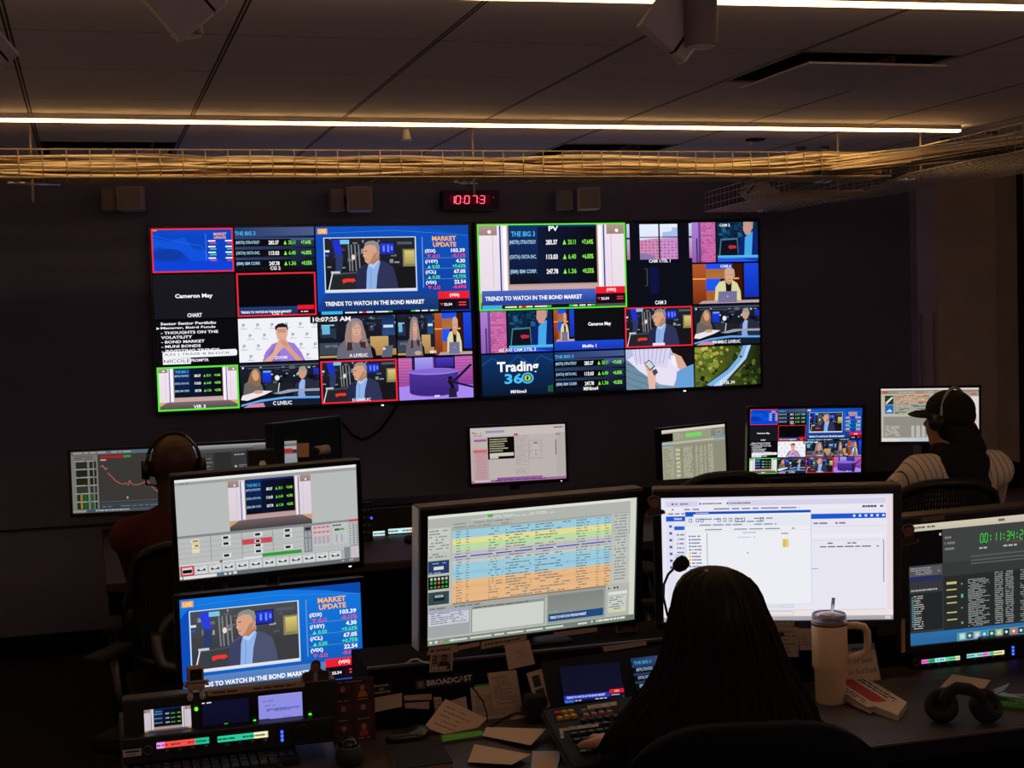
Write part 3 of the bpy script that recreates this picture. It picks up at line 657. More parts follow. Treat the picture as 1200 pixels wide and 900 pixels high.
def brick(P):
    P.g(0, 0, 1, 1, '#c078b8', '#a858a0'); P.lv += 1; R = random.Random(3)
    for j in range(17):
        for i in range(5):
            x = i*.24-(.12 if j % 2 else 0); P.p([(x+.02, j*.06+.01), (x+.22, j*.06+.01), (x+.22, j*.06+.05), (x+.02, j*.06+.05)], R.choice(['#e070a0', '#c85c98', '#d868a8', '#b8508c']), False)
def camtwo(P, lblcol=None):
    P.r(0, 0, 1, 1, '#0a0a10'); P.g(0, 0, .13, 1, '#b080d8', '#8c5cb8'); P.g(.1, 0, .15, 1, '#6c4c98', '#503478'); P.r(.065, .4, .085, 1, '#4a2848')
    brick(P.sub(.135, 0, .36, 1)); P.r(.355, 0, .385, 1, '#101018')
    S = P.sub(.385, 0, 1, 1); S.g(0, 0, 1, 1, '#0c2848', '#081830'); clutter(S, 25, ['#124468', '#0c2038', '#1c6080', '#081020'], 9, 0, 0, .6, .5, .12)
    S.p([(.03, .86), (.08, .42), (.5, .40), (.52, .86)], '#48788c'); S.p([(.06, .84), (.1, .46), (.48, .44), (.5, .84)], '#0a1420'); S.p([(.26, .6), (.34, .58), (.46, .6), (.46, .66), (.3, .68)], '#c82838')
    S.p([(.5, .86), (.55, .45), (.66, .3), (.8, .3), (.92, .2), (1, .2), (1, .86)], '#0c2470'); S.p([(.66, .86), (.68, .4), (.76, .3), (.88, .24), (.84, .86)], '#48a8e8'); S.p([(.64, .2), (.65, 0), (.86, 0), (.87, .16), (.8, .32), (.7, .32)], '#c8988c'); S.p([(.84, 0), (.9, 0), (.88, .2)], '#98888c')
    S.g(0, .84, 1, .91, '#58c8f0', '#4898d8'); S.r(0, .91, 1, 1, '#1838b8'); S.p([(0, .9), (.6, .93), (1, 1), (0, 1)], '#2858e8')
def windows(P):
    P.r(0, 0, 1, 1, '#0a0c18')
    S = P.sub(.2, .03, .78, .9); S.g(0, 0, 1, 1, '#e8f0ff', '#c8d8f8'); S.p([(0, .45), (.5, .4), (.52, 1), (0, 1)], '#d888b0'); S.p([(.5, .42), (1, .36), (1, 1), (.5, 1)], '#d08cc8'); S.p([(.6, .42), (.6, .24), (.85, .2), (.85, .1), (1, .1), (1, .38)], '#a8c0e8')
    for j in range(6):
        for i in range(10): S.r(.03+.1*i, .48+.085*j, .08+.1*i, .52+.085*j, '#98609c' if (i+j) % 3 else '#7c8cc0')
    S.p([(0, .82), (.2, .84), (.4, .9), (.4, 1), (0, 1)], '#8c78b0'); S.r(.49, 0, .53, 1, '#10101c'); S.r(0, .36, 1, .385, '#10101c')
    P.g(0, .02, .045, .9, '#c8d8f0', '#b070a0'); P.r(0, .36, .045, .4, '#10101c'); P.g(.955, .02, 1, .88, '#c8d8f0', '#b070a0'); P.r(.955, .34, 1, .38, '#10101c')
def phone(P):
    P.g(0, 0, 1, 1, '#b8c4e8', '#8098b0'); P.p([(0, .25), (.1, .35), (.3, .7), (.5, 1), (0, 1)], '#6c8ca0')
    for i in range(5): P.ln([(0, .35+.16*i), (.35, .6+.16*i)], .01, '#48687c', .012)
    P.p([(.02, .25), (.12, .15), (.6, .2), (.8, .5), (.7, .95), (.5, .9), (.2, .55)], '#e8e0f4'); P.p([(.1, 0), (.66, 0), (.6, .5), (.3, .4), (.12, .3)], '#dcd4f0')
    for i in range(8): P.ln([(.14+.065*i, 0), (.16+.055*i, .38)], .012, '#a8acd8', .012)
    P.p([(.27, .4), (.33, .3), (.38, .4), (.44, .62), (.42, 1), (.33, 1), (.31, .6)], '#e8b8a8'); P.p([(.27, .35), (.345, .27), (.43, .44), (.35, .55)], '#30303c'); P.p([(.285, .36), (.345, .295), (.41, .43), (.35, .51)], '#c8dcd8'); P.p([(.38, .55), (.44, .5), (.47, .6), (.41, .68)], '#404858')
    P.p([(.66, 0), (1, 0), (1, .5), (.9, .48), (.82, .25), (.7, .15)], '#141014'); P.p([(.7, .12), (.82, .22), (.9, .48), (.8, .55), (.72, .4), (.68, .3)], '#d8a890'); P.p([(.66, .2), (.72, .18), (.76, .45), (.72, .48), (.67, .36)], '#f0f0fc'); P.p([(.72, .95), (.75, .6), (.9, .48), (1, .42), (1, 1), (.7, 1)], '#68a0d8')
def road(P):
    P.g(0, 0, 1, 1, '#5c6c24', '#141c0c', True); R = random.Random(4); P.lv += 1
    for i in range(140):
        x, y = R.random(), R.random(); k = R.uniform(.015, .05); c = R.choice(['#8c9438', '#b0a048', '#607828', '#384c18', '#c8b860'] if x < .55 and y < .6 else ['#34481c', '#1c2c10', '#586c28', '#6c7c30', '#10180a'])
        P.p([(x+k*cos(a*1.05), y+k*1.6*sin(a*1.05)) for a in range(6)], c, False)
    P.p([(.12, 1), (.45, .6), (.7, .25), (.78, 0), (.92, 0), (.86, .3), (.62, .7), (.42, 1)], '#26341a'); P.p([(.17, .96), (.5, .6), (.66, .3), (.74, 0), (.86, 0), (.78, .34), (.56, .72), (.24, 1)], '#7cb0e0'); P.p([(.26, 1), (.57, .62), (.74, .3), (.80, 0), (.86, 0), (.78, .34), (.56, .72), (.40, 1)], '#b8d0f4'); P.e(.7, .28, .02, .03, '#384048')
def prompter(P):
    P.r(0, 0, 1, 1, '#08080e')
    for i, (s, w) in enumerate([('Sector Senior Portfolio', .68), ('Manager, Baird Funds', .67), ('- THOUGHTS ON THE', .70), ('VOLATILITY', .38), ('- BOND MARKET', .53), ('- MUNI BONDS', .48), ('- INVESTING TRENDS', .71)]):
        P.t(s, .07, .03+.103*i, .07+w, .095+.103*i, '#f0f0f4')
    P.p([(.02, .135), (.06, .165), (.02, .195)], '#f0f0f4')
    P.p([(.08, .72), (.1, .70), (.98, .68), (.995, .72), (.995, .80), (.98, .83), (.09, .85), (.08, .83)], '#f4f4f8'); P.t('A32 | TEASE B BLOCK', .1, .735, .91, .80, '#20242c', False)
    P.r(.08, .85, .42, .985, '#f4f4f8'); P.t('NICOLE', .09, .875, .41, .95, '#20242c', False); P.t('PROMPTR', .42, .875, .64, .94, '#f0f0f4')
def trading(P):
    P.g(0, 0, 1, 1, '#0c3468', '#081830'); P.ln([(0, .25), (.15, .08), (.35, .3), (.5, .05), (.7, .28), (.82, .05), (1, .2)], .01, '#1c4c8c', .03)
    P.t('Trading', .21, .18, .79, .50, '#ffffff'); P.t('36', .31, .47, .56, .72, '#48c0f8'); P.e(.63, .595, .085, .135, '#48c0f8', 28); P.e(.63, .595, .06, .098, '#0c2c58', 28); P.e(.63, .595, .045, .075, '#c0d840', 24); P.p([(.63, .53), (.65, .58), (.63, .66), (.61, .6)], '#0c2030')
    P.rs([(.915, .8, .93, .95), (.94, .79, .955, .95), (.965, .78, .98, .95)], '#2a6c38')
def cg1(P):
    P.r(0, 0, 1, 1, '#05050a'); P.g(0, .78, .78, .97, '#203c78', '#182c5c'); P.t('TRENDS TO WATCH IN THE BOND MARKET', .04, .87, .68, .925, '#ffffff'); P.r(.76, .76, .97, .86, '#e81830'); P.r(.76, .86, .97, .97, '#1c0a14'); P.dash(.8, .88, .95, .94, 1, '#e8e8ec', 2)

# normalised labels at tile bottoms
def lab(P, s, x0, x1, y0=.885, y1=.955): P.t(s, x0, y0, x1, y1, '#f2f2f6')
RED, GRN = '#f02838', '#58e838'
def left_wall(P):
    P.r(0, 0, 1, 1, '#020204'); P.flat = True
    def T(i, j, w=1, h=1): return P.sub(i*.25+.002, j*.25+.004, (i+w)*.25-.003, (j+h)*.25-.006)
    t = T(0, 0); bluebg(t); t.bd(RED, .018, .035)
    t = T(1, 0); big3(t, ys=(.36, .60, .84)); lab(t, 'CG 2', .43, .56, .90, .98)
    market(T(2, 0, 2, 2))
    t = T(0, 1); t.r(0, 0, 1, 1, '#16161e'); t.t('Cameron May', .26, .44, .72, .56, '#ffffff'); lab(t, 'CHART', .40, .58, .88, .97)
    t = T(1, 1); cg1(t); lab(t, 'CG 1', .43, .56, .90, .97); t.bd(RED, .02, .035)
    prompter(T(0, 2)); t = T(1, 2); zoomguy(t); lab(t, 'ZOOM', .44, .60, .88, .95)
    t = T(2, 2); woman(t); lab(t, 'A LIVEUC', .38, .62, .89, .97)
    t = T(3, 2); woman(t.sub(0, 0, .49, 1), False, 0); laptop(t.sub(.50, 0, 1, 1)); lab(t, 'MIX', .43, .52, .88, .95)
    t = T(0, 3); virt(t); lab(t, 'VIR 3', .43, .58, .88, .96); t.bd(GRN, .022, .04)
    t = T(1, 3); twoshot(t); lab(t, 'C LIVEUC', .40, .64, .88, .97)
    t = T(2, 3); man(t); lab(t, 'D LIVEUC', .40, .64, .90, .97); t.bd(RED, .022, .035)
    purple(T(3, 3))
    P.lv += 160; P.r(.475, .497, .53, .54, '#14141c'); P.t('10:07:25 AM', .483, .507, .603, .533, '#f4f4fa')
def pv(P):
    virt(P); P.t('PV', .475, .03, .54, .09, '#ffffff')
    P.g(.02, .77, .785, .93, '#4a68c0', '#1c3c98'); P.t('TRENDS TO WATCH IN THE BOND MARKET', .04, .835, .69, .885, '#ffffff')
    P.r(.785, .75, .99, .83, '#f01c30'); P.t('(VIX)', .86, .77, .925, .815, '#ffffff'); P.r(.785, .83, .99, .95, '#180a18'); P.p([(.795, .875), (.815, .875), (.805, .905)], '#ff3040'); P.t('22.54', .82, .875, .875, .905, '#ffffff'); P.dash(.93, .86, .975, .91, 2, '#ff4050', 3, 1, .5, 0)
    P.r(.02, .94, .785, .985, '#0c1420'); P.r(.02, .94, .15, .985, '#38b4f0'); P.dash(.17, .945, .78, .98, 1, '#e8ecf0', 5, .85, .5, 0)
    for x in (.28, .45, .60, .75): P.r(x, .952, x+.03, .972, '#40c850' if x > .3 else '#e03040')
    P.bd(GRN, .011, .018)
def right_wall(P):
    P.r(0, 0, 1, 1, '#020204'); P.flat = True
    def T(i, j, w=1, h=1): return P.sub(i*.25+.002, j*.25+.004, (i+w)*.25-.003, (j+h)*.25-.006)
    pv(P.sub(0, 0, .512, .5))
    t = P.sub(.516, .004, .752, .245); windows(t); lab(t, 'CAM 1:TSL 1', .33, .66, .90, .98)
    t = P.sub(.516, .245, .752, .5); t.r(0, 0, 1, 1, '#0b0d18'); t.ln([(.25, .12), (.30, .12), (.30, .52), (.26, .52)], .02, '#3c3c44', .02); t.r(.34, .08, .48, .7, '#0c1240'); lab(t, 'CAM 3', .41, .58, .87, .96)
    t = T(3, 0); camtwo(t); t.t('CAM 2', .42, .04, .58, .11, '#f0f0f4'); t = T(3, 1); laptop(t); t.t('CAM 4', .42, .03, .58, .10, '#f0f0f4')
    t = T(0, 2); camtwo(t); t.t('AZ AX? CAM 2:TSL 2', .24, .90, .76, .98, '#f0f0f4')
    t = T(1, 2); t.r(0, 0, 1, 1, '#0c0c12'); laptop(t.sub(0, 0, .29, .78)); t.t('Cameron May', .49, .33, .82, .44, '#ffffff'); t.g(0, .78, 1, 1, '#1c48d8', '#1838b0'); lab(t, 'MnMe 1', .40, .60, .87, .95)
    t = T(2, 2); man(t); t.rs([(.4, .9, .58, .98)], '#e8e4f0'); t.bd(RED, .022, .035)
    t = T(3, 2); twoshot(t); lab(t, 'MNME:C LIVEUC', .28, .70, .89, .97)
    t = T(0, 3); trading(t); lab(t, 'MiNime3', .39, .61, .87, .95)
    t = T(1, 3); big3(t, ys=(.30, .56, .80), head=(.0, .07, .27, .15)); lab(t, 'MiNime4', .40, .61, .87, .96)
    phone(T(2, 3)); t = T(3, 3); road(t); lab(t, 'E TSL 34', .38, .60, .88, .96)

# ------------------------------------------------------------------ the two big displays of the video wall
HX0, HX2, HY, HZT = .34396372, 2.16753285, 7.95715269, 2.28370453
for nm, x0, fn, lb in (('left', HX0, left_wall, 'large wall mounted display, left half of the video wall, with a prompter script tile'), ('right', HX2, right_wall, 'large wall mounted display, right half of the video wall, with a green bordered preview')):
    c = V((x0+.8889, HY, HZT-.5)); t = thing('wall_display', lb, 'display', (c.x, BACKY, c.z), group='video wall displays')
    M = frame_m(c); w, h = 1.7778, 1.0
    MB().box((0, .025, 0), (w+.026, .045, h+.026), M, .004).build('bezel', M_bez, t)
    MB().box((0, .055, 0), (w*.5, .02, h*.5), M).build('wall_mount', M_rub, t)
    MB().box((.35 if nm == 'left' else .83*.0+.38, .004, -h/2-.016), (.012, .01, .006), M).build('power_light', M_leds['white'], t)
    P = Pic(); fn(P); P.build('screen_image', M @ Matrix.Translation((0, .0, 0)), w, h, t, M_scr)
# cable hanging from the wall display
pts = [PY(x, y, 7.98) for x, y in ((466, 474), (458, 487), (446, 503), (434, 512), (424, 515), (413, 510), (405, 500), (396, 490))]
tag(MB().tube(pts, .007, 8).build('power_cable', M_rub), 'black power cable looping down the wall below the left half of the video wall', 'cable')

# ------------------------------------------------------------------ desks (consoles)
DZ = .73
t = thing('control_desk', 'long dark control room desk in the front row below the video wall', 'desk', (2.4, 6.6, 0), group=None)
MB().box((2.45, 6.72, DZ-.02), (4.85, 1.62, .04), None, .006).build('desktop', M_desk, t)
MB().box((2.45, 6.9, .345), (4.75, .03, .69)).build('back_panel', M_deskf, t)
for x in (.06, 1.6, 3.3, 4.83): MB().box((x, 6.6, .345), (.04, 1.2, .69)).build('side_panel', M_deskf, t)
MB().box((3.0, 6.80, .80), (3.7, .26, .14), None, .004).build('equipment_ledge', M_deskf, t)
FX0, FX1 = .035, 3.6
t = thing('control_desk', 'dark control room desk in the foreground, holding papers, switcher and tumbler', 'desk', (1.8, 3.4, 0))
MB().box(((FX0+FX1)/2, 3.41, DZ-.02), (FX1-FX0, 1.0, .04), None, .006).build('desktop', M_desk, t)
MB().box(((FX0+FX1)/2, 2.909, DZ-.024), (FX1-FX0, .012, .046)).build('front_edge', M_deskf, t); MB().box(((FX0+FX1)/2, 2.905, DZ-.002), (FX1-FX0, .010, .005)).build('edge_trim', M_edge, t)  # lighter strip along the top paints in the thin edge highlight
MB().box(((FX0+FX1)/2, 3.75, .345), (FX1-FX0-.06, .03, .69)).build('back_panel', M_deskf, t)
for x in (FX0+.03, 1.9, FX1-.04): MB().box((x, 3.45, .345), (.04, .8, .69)).build('side_panel', M_deskf, t)
RT = .885
MB().box((1.345, 3.59, (RT+DZ)/2), (1.43, .24, RT-DZ), None, .004).build('raised_ledge', M_deskf, t)
MB().box((1.345, 3.475, RT+.002), (1.43, .012, .006)).build('ledge_trim', M_edge, t)
MB().box((2.83, 3.68, .775), (1.52, .3, .09), None, .004).build('low_ledge', M_deskf, t)
MB().box((.01, 2.99, .70), (.05, .06, .08), None, .004).box((.01, 3.01, .738), (.045, .04, .02)).build('clamp', M_grey, t)

# ------------------------------------------------------------------ monitors
def monitor(name, lb, c, yaw, tilt, roll, w, h, fn, foot_z, cat='monitor', group=None, m=None, bez=.014, chin=.02, deep=.035, side=None, led=None, foot_y=None, stand=True):
    yaw, tilt, roll = radians(yaw), radians(tilt), radians(roll)
    M = frame_m(c, yaw, tilt, roll); bk = M.to_3x3() @ V((0, 1, 0))
    base = V((c[0]+bk.x*.12, c[1]+bk.y*.12 if foot_y is None else foot_y, foot_z))
    t = thing(name, lb, cat, base, 0, group)
    P = Pic(); fn(P); P.build('screen_image', M, w, h, t, m or M_scr, 1.5e-5)
    f = MB(); H = h/2
    f.box((0, .006, H+bez/2), (w+2*bez, .024, bez), M, .002).box((0, .006, -H-chin/2), (w+2*bez, .024, chin), M, .002)
    f.box((-w/2-bez/2, .006, 0), (bez, .024, h+.001), M).box((w/2+bez/2, .006, 0), (bez, .024, h+.001), M)
    bz = f.build('bezel', M_bez, t)
    MB().box((0, .012+deep/2, (bez-chin)/2), (w+2*bez-.004, deep, h+bez+chin-.004), M, .006).box((0, .02+deep, 0), (w*.45, .03, h*.5), M, .008).build('housing', M_black, t)
    if side: 
        q = MB()
        MB().box((-(w/2+bez+.0015), .012+deep*.4, (bez-chin)/2), (.003, deep+.014, h+bez+chin), M).build('side_edge', side, t)
        q.box((w/2+bez+.0015, .012+deep*.4, (bez-chin)/2), (.003, deep+.014, h+bez+chin), M).box((0, .012+deep*.4, H+bez+.0015), (w+2*bez, deep+.014, .003), M); q.build('metal_edge', mat('dark_edge_metal', '#5a504c', .4, .5), t)
    if led: MB().box((w/2-.03, -.0075, -H-chin*.6), (.008, .002, .003), M).build('power_light', M_leds[led], bz)
    if stand:
        top = M @ V((0, .03+deep, -h*.05)); b0 = V((top.x, top.y+.03, foot_z+.008))
        MB().box(((top.x+b0.x)/2, b0.y, (top.z+b0.z)/2), (.055, .02, abs(top.z-b0.z)), None, .004).box((top.x, (top.y+b0.y)/2, top.z-.02), (.05, .05, .05)).build('stand_neck', M_black, t)
        MB().box((b0.x, b0.y-.0, foot_z+.006), (.22, .17, .012), None, .004).build('stand_foot', M_black, t)
    return t, M

def chart(P):
    P.r(0, 0, 1, 1, '#55524f'); P.r(0, 0, 1, .06, '#8a8784'); P.g(.25, 0, 1, .06, '#8a949a', '#5c8cb0', True); P.dash(.02, .005, .6, .05, 1, '#d8d4d0', 1, .8, .6, 0)
    P.r(0, .06, .235, 1, '#a8a6a0')
    for j in range(6):
        y = .17+.132*j; P.rs([(.04, y, .14, y+.11), (.16, y, .19, y+.11), (.20, y, .22, y+.11)], ['#3a3c30', '#2c3426', '#34301e', '#4a4a42', '#2a4a2e', '#204a26'][j])
        if j > 3: P.rs([(.07, y, .09, y+.1)], '#e0a040'); P.rs([(.10, y, .13, y+.1), (.165, y, .19, y+.1)], '#2c8040')
        P.dash(.03, y-.025, .22, y-.002, 1, '#e4e0d8', j, .8, .6, 0)
    P.dash(.03, .07, .22, .15, 3, '#5a5854', 7)
    P.r(.26, .085, .47, .125, '#f02c34'); P.r(.47, .085, .53, .125, '#40d060'); P.r(.26, .14, .31, .165, '#ffd8d8')
    for i in range(9): P.r(.33+.075*i, .13, .331+.075*i, .8, '#48464a')
    a = [(.26, .26), (.28, .24), (.30, .31), (.32, .28)]; b = [(.32, .36), (.34, .40), (.36, .44), (.39, .50), (.42, .54), (.45, .56), (.48, .54), (.50, .58), (.51, .50), (.53, .56), (.56, .58), (.60, .57), (.64, .54), (.66, .52), (.68, .55), (.71, .62), (.74, .68), (.77, .72), (.79, .71)]
    P.ln(a, .008, '#f0a080', .014); P.ln(b, .008, '#f0806c', .014); P.ln([(.79, .62), (.82, .60), (.85, .64), (.88, .56), (.92, .54), (.94, .62), (.97, .63)], .008, '#d8c060', .014)
    P.r(.25, .83, 1, .836, '#98949c'); P.g(.25, .87, 1, .94, '#5a6878', '#46525c'); P.dash(.26, .9, .9, .93, 1, '#7898b8', 4, .9, .6, 0)
    P.rs([(.48, .76, .495, .8), (.78, .76, .795, .8)], '#d8d8d4')
    P.r(0, .945, 1, 1, '#6a7078'); P.dash(.2, .955, .5, .985, 1, '#f0f0f0', 9, .9, .7, 0); P.r(.0, .95, .12, .99, '#c0c4c8')
def chat(P):
    P.r(0, 0, 1, 1, '#4c4b4a'); P.g(0, 0, 1, .07, '#e8e8e6', '#8c8a8a'); P.r(0, .07, 1, .12, '#6c6a6a'); P.r(.1, .12, .24, 1, '#5a5858'); P.r(.25, .12, .40, 1, '#424242'); P.r(.41, .12, .72, .9, '#4e5052')
    for i in range(11): P.r(.115, .2+.06*i, .135, .235+.06*i, ['#e8e8e8', '#c8c0b8', '#e0a090', '#d8b890'][i % 4]); P.dash(.145, .2+.06*i, .24, .235+.06*i, 1, '#b8b4b0', i, .9, .5, .3)
    P.dash(.43, .15, .62, .19, 1, '#d8d4d0', 3, .8, .5, 0)
    for i in range(3): P.e(.44, .36+.08*i, .012, .02, '#e8e8e4'); P.dash(.47, .33+.08*i, .62, .38+.08*i, 2, '#c8c4c0', i+5, .9, .4, .6)
    P.r(.60, .04, .86, .14, '#8c8c8c'); P.r(.86, .08, 1, .14, '#e8e8e8'); P.r(.80, .2, 1, .98, '#b4bcc4'); P.r(.82, .12, .96, .2, '#e04848'); P.r(.84, .55, .99, .85, '#3c4648'); P.g(.8, .22, 1, .5, '#d8dce0', '#98a8b8'); P.rs([(.82, .88, 1, .93)], '#e0a850')
def webapp(P):
    P.r(0, 0, 1, 1, '#d8ccc8'); P.r(0, .0, 1, .16, '#e4d8d4'); P.r(.16, .06, .36, .10, '#a8a4dc'); P.rs([(.02, .08, .05, .1), (.46, .13, .50, .17)], '#c85080'); P.rs([(.88, .04, .98, .06)], '#786c74')
    P.dash(.03, .08, .13, .16, 2, '#a8949c', 1); P.r(.02, .38, .19, .96, '#dcb8bc'); P.r(.04, .21, .17, .25, '#b468a8'); P.dash(.05, .41, .17, .94, 14, '#c0909c', 2, .9, .3, 0, True); P.r(.03, .40, .17, .45, '#f07078')
    P.r(.18, .18, .46, .58, '#0a080a'); P.dash(.2, .2, .40, .45, 6, '#c8c4a0', 4, 1, .5, .4); P.r(.2, .47, .45, .53, '#e8e4d8'); P.r(.2, .53, .29, .57, '#e0dcd0')
    for y, h2 in ((.18, .12), (.33, .12), (.47, .24), (.77, .10)): P.ring(.475, y, .61, y+h2, .003, .006, '#b0a8a4'); P.dash(.48, y+.02, .60, y+h2-.02, max(2, int(h2*25)), '#a8a09c', int(y*50), .8, .3, .3)
    P.ring(.615, .27, .75, .60, .003, .005, '#908884'); P.e(.685, .38, .045, .08, '#c0b8b4'); P.e(.685, .385, .04, .072, '#dcd0cc'); P.rs([(.67, .31, .70, .33), (.68, .45, .69, .47), (.68, .52, .69, .54), (.63, .46, .64, .47), (.73, .46, .74, .47)], '#585050')
    P.r(.90, .14, 1, .95, '#d0c4c0'); P.rs([(.895, .28, .902, .55)], '#60444c'); P.r(.90, .17, .95, .185, '#a05890')
    P.g(.27, .92, .75, .965, '#9858a8', '#b868b8', True); P.r(0, .955, 1, 1, '#b47cb4'); P.rs([(.03, .955, .2, .985)], '#e8e0e0'); P.dash(.25, .955, .78, .985, 1, '#6c3878', 6, .9, .6, 0)
def editor_light(P):
    P.r(0, 0, 1, 1, '#a8a890'); P.r(0, 0, 1, .05, '#f4e4d4'); P.r(0, .07, .18, .22, '#0a0608'); P.g(.78, .05, 1, .2, '#98948c', '#8c8c80'); P.ring(.86, .09, .95, .18, .008, .012, '#c8c0b4')
    P.r(.38, .1, .63, .17, '#7cf070'); P.dash(.2, .08, .35, .2, 3, '#c8c8b8', 2); P.r(0, .24, 1, .27, '#d0d0bc'); P.r(0, .27, .18, .3, '#78a0c8'); P.r(.82, .2, 1, .26, '#88a8c0')
    P.r(.0, .3, .18, .94, '#b4b49c'); P.dash(.03, .34, .17, .9, 16, '#88886c', 5, .8, .4, .5); P.r(.2, .3, 1, .94, '#9c9c84')
    for x, w in ((.21, .08), (.33, .16), (.52, .04), (.58, .06), (.66, .03), (.72, .09)): P.dash(x, .34, x+w, .92, 22, '#d4d4bc', int(x*90), .85, .5, .2)
    P.dash(.22, .35, .28, .9, 7, '#e8e8b0', 4, 1, .4, 0); P.g(0, .94, 1, 1, '#60a0c8', '#a0b8b8', True); P.rs([(.3, .95, .44, .985)], '#e8ecec')
def multi(P):
    left_wall(P)
def playback(P):
    P.r(0, 0, 1, 1, '#c8c4b4'); P.r(0, 0, 1, .03, '#f0ece4'); P.r(0, .03, 1, .1, '#9c9484'); P.rs([(.02, .05, .07, .09), (.88, .07, .97, .11)], '#d85048'); P.dash(.1, .05, .6, .09, 1, '#d0c8b8', 1)
    for i, c in enumerate(['#c87c5c', '#a8946c', '#c06c50', '#5c8c88', '#8c8474', '#788c78']):
        P.r(.14, .12+.062*i, .50, .17+.062*i, c); P.dash(.15, .125+.062*i, .49, .165+.062*i, 2, '#e4dcc8', i, .7, .5, .1); P.dash(.02, .13+.062*i, .10, .17+.062*i, 1, '#e8a040', i)
    P.r(.04, .13, .13, .30, '#2c3c30'); P.ln([(.05, .28), (.12, .16)], .02, '#e8f0e8', .03); P.r(.04, .31, .13, .47, '#2870c0'); P.p([(.05, .44), (.09, .38), (.12, .44)], '#d8e8f4')
    P.r(.02, .52, .47, .93, '#9a968e'); P.dash(.04, .70, .2, .9, 7, '#d8d4c8', 8, .8, .5, .3); P.rs([(.31, .7, .34, .92), (.36, .7, .40, .92), (.42, .7, .45, .92)], '#c8c4bc'); P.ring(.02, .52, .47, .93, .004, .008, '#c8c4b8')
    P.r(.78, .08, 1, .16, '#a8a8a0'); P.rs([(.92, .1, .98, .13)], '#e04848'); P.r(.86, .16, 1, 1, '#ece8e0'); P.r(.93, .55, .99, .7, '#f0c8c4'); P.g(0, .94, 1, 1, '#e8ecec', '#78b0d0', True); P.rs([(0, .94, .18, 1)], '#ece8e4')
def vizrt(P):
    P.r(0, 0, 1, 1, '#c4c8c6'); P.g(0, 0, 1, .03, '#ffffff', '#f4f4f2'); P.r(0, .03, 1, .06, '#a8a8a8'); P.dash(.02, .035, .08, .055, 1, '#686868', 1)
    S = P.sub(.285, .06, .74, .56); virt(S)
    P.r(0, .56, 1, .585, '#8c9294'); P.r(0, .585, .70, .83, '#c8caca')
    P.rs([(.175, .585, .178, .84), (.345, .585, .348, .84), (.515, .585, .518, .84), (.69, .585, .694, .84)], '#8a9098')
    for j in range(1, 5): P.r(0, .585+.05*j, .69, .588+.05*j, '#989ca0')
    P.rs([(.07, .605, .115, .64), (.075, .65, .115, .69), (.075, .70, .115, .74)], '#f4ecc0'); P.rs([(.08, .615, .11, .63), (.09, .66, .11, .68)], '#98883c')
    for x, y in ((.245, .60), (.245, .66), (.245, .78), (.42, .60), (.42, .71), (.42, .77), (.585, .59), (.585, .645), (.585, .76)): P.r(x-.008, y-.005, x+.04, y+.04, '#e8ecec'); P.r(x, y+.004, x+.028, y+.03, '#20282c')
    P.r(.348, .655, .513, .71, '#d0525c'); P.r(.415, .665, .45, .70, '#f0e4e4'); P.r(.422, .67, .444, .695, '#20282c')
    P.r(.35, .835, .46, .85, '#e8ecec'); P.r(.455, .815, .675, .85, '#30a838'); P.r(0, .85, .45, .862, '#e8ecf0'); P.r(.22, .84, .235, .86, '#485058')
    P.r(.69, .585, .735, .85, '#787e88'); P.rs([(.698, .60, .728, .625)], '#20282c'); P.rs([(.695, .64, .710, .70), (.715, .64, .73, .70), (.695, .71, .71, .84), (.715, .71, .73, .84)], '#a8acb4')
    P.r(.74, .585, .84, .80, '#d8ccd0')
    for i in range(4): P.rs([(.745+.024*i, .60, .763+.024*i, .62), (.745+.024*i, .65, .763+.024*i, .67)], '#e07880'); P.rs([(.745+.024*i, .70, .763+.024*i, .78)], '#b8b4bc')
    P.r(.85, .58, .94, .80, '#ccd0d0'); P.dash(.855, .59, .935, .62, 1, '#30383c', 2, .9); P.rs([(.865, .64, .89, .66)], '#404848'); P.rs([(.89, .64, .92, .66)], '#50b050'); P.rs([(.87, .70, .88, .78), (.90, .70, .91, .78)], '#b0b4b4')
    P.r(.95, .56, 1, .58, '#d84850'); P.r(.95, .6, 1, .84, '#a4a8ac')
    for i in range(9): P.rs([(.955, .61+.025*i, .968, .62+.025*i), (.98, .61+.025*i, .988, .62+.025*i)], '#e8ecec')
    P.r(.915, .84, .95, .97, '#8c9296'); P.rs([(.96, .84, .975, .97), (.98, .84, .997, .97)], '#d8ccd4')
    P.r(0, .865, .91, .96, '#b0b4b6')
    for i in range(12):
        x = .01+.0745*i; P.r(x, .87, x+.068, .955, '#dfe2e2'); P.r(x+.012, .905, x+.056, .925, '#20242a'); P.e(x+.034, .905, .012, .014, '#e8ecec'); P.rs([(x+.01, .88, x+.04, .884)], '#a0a4a8')
    P.ring(.008, .862, .078, .96, .008, .014, '#e81c30'); P.r(.018, .90, .068, .935, '#180c10')
    P.r(0, .96, 1, 1, '#6c7074'); P.rs([(.02, .965, .2, .995)], '#f0f0ec'); P.rs([(.205, .965, .222, .99), (.24, .97, .255, .99), (.265, .97, .28, .99), (.29, .965, .31, .99)], '#e8ecf0'); P.r(.205, .965, .222, .99, '#4888c8'); P.r(.0, .965, .015, .99, '#e8ecf0'); P.dash(.9, .965, 1, .99, 1, '#d0d4d4', 4)
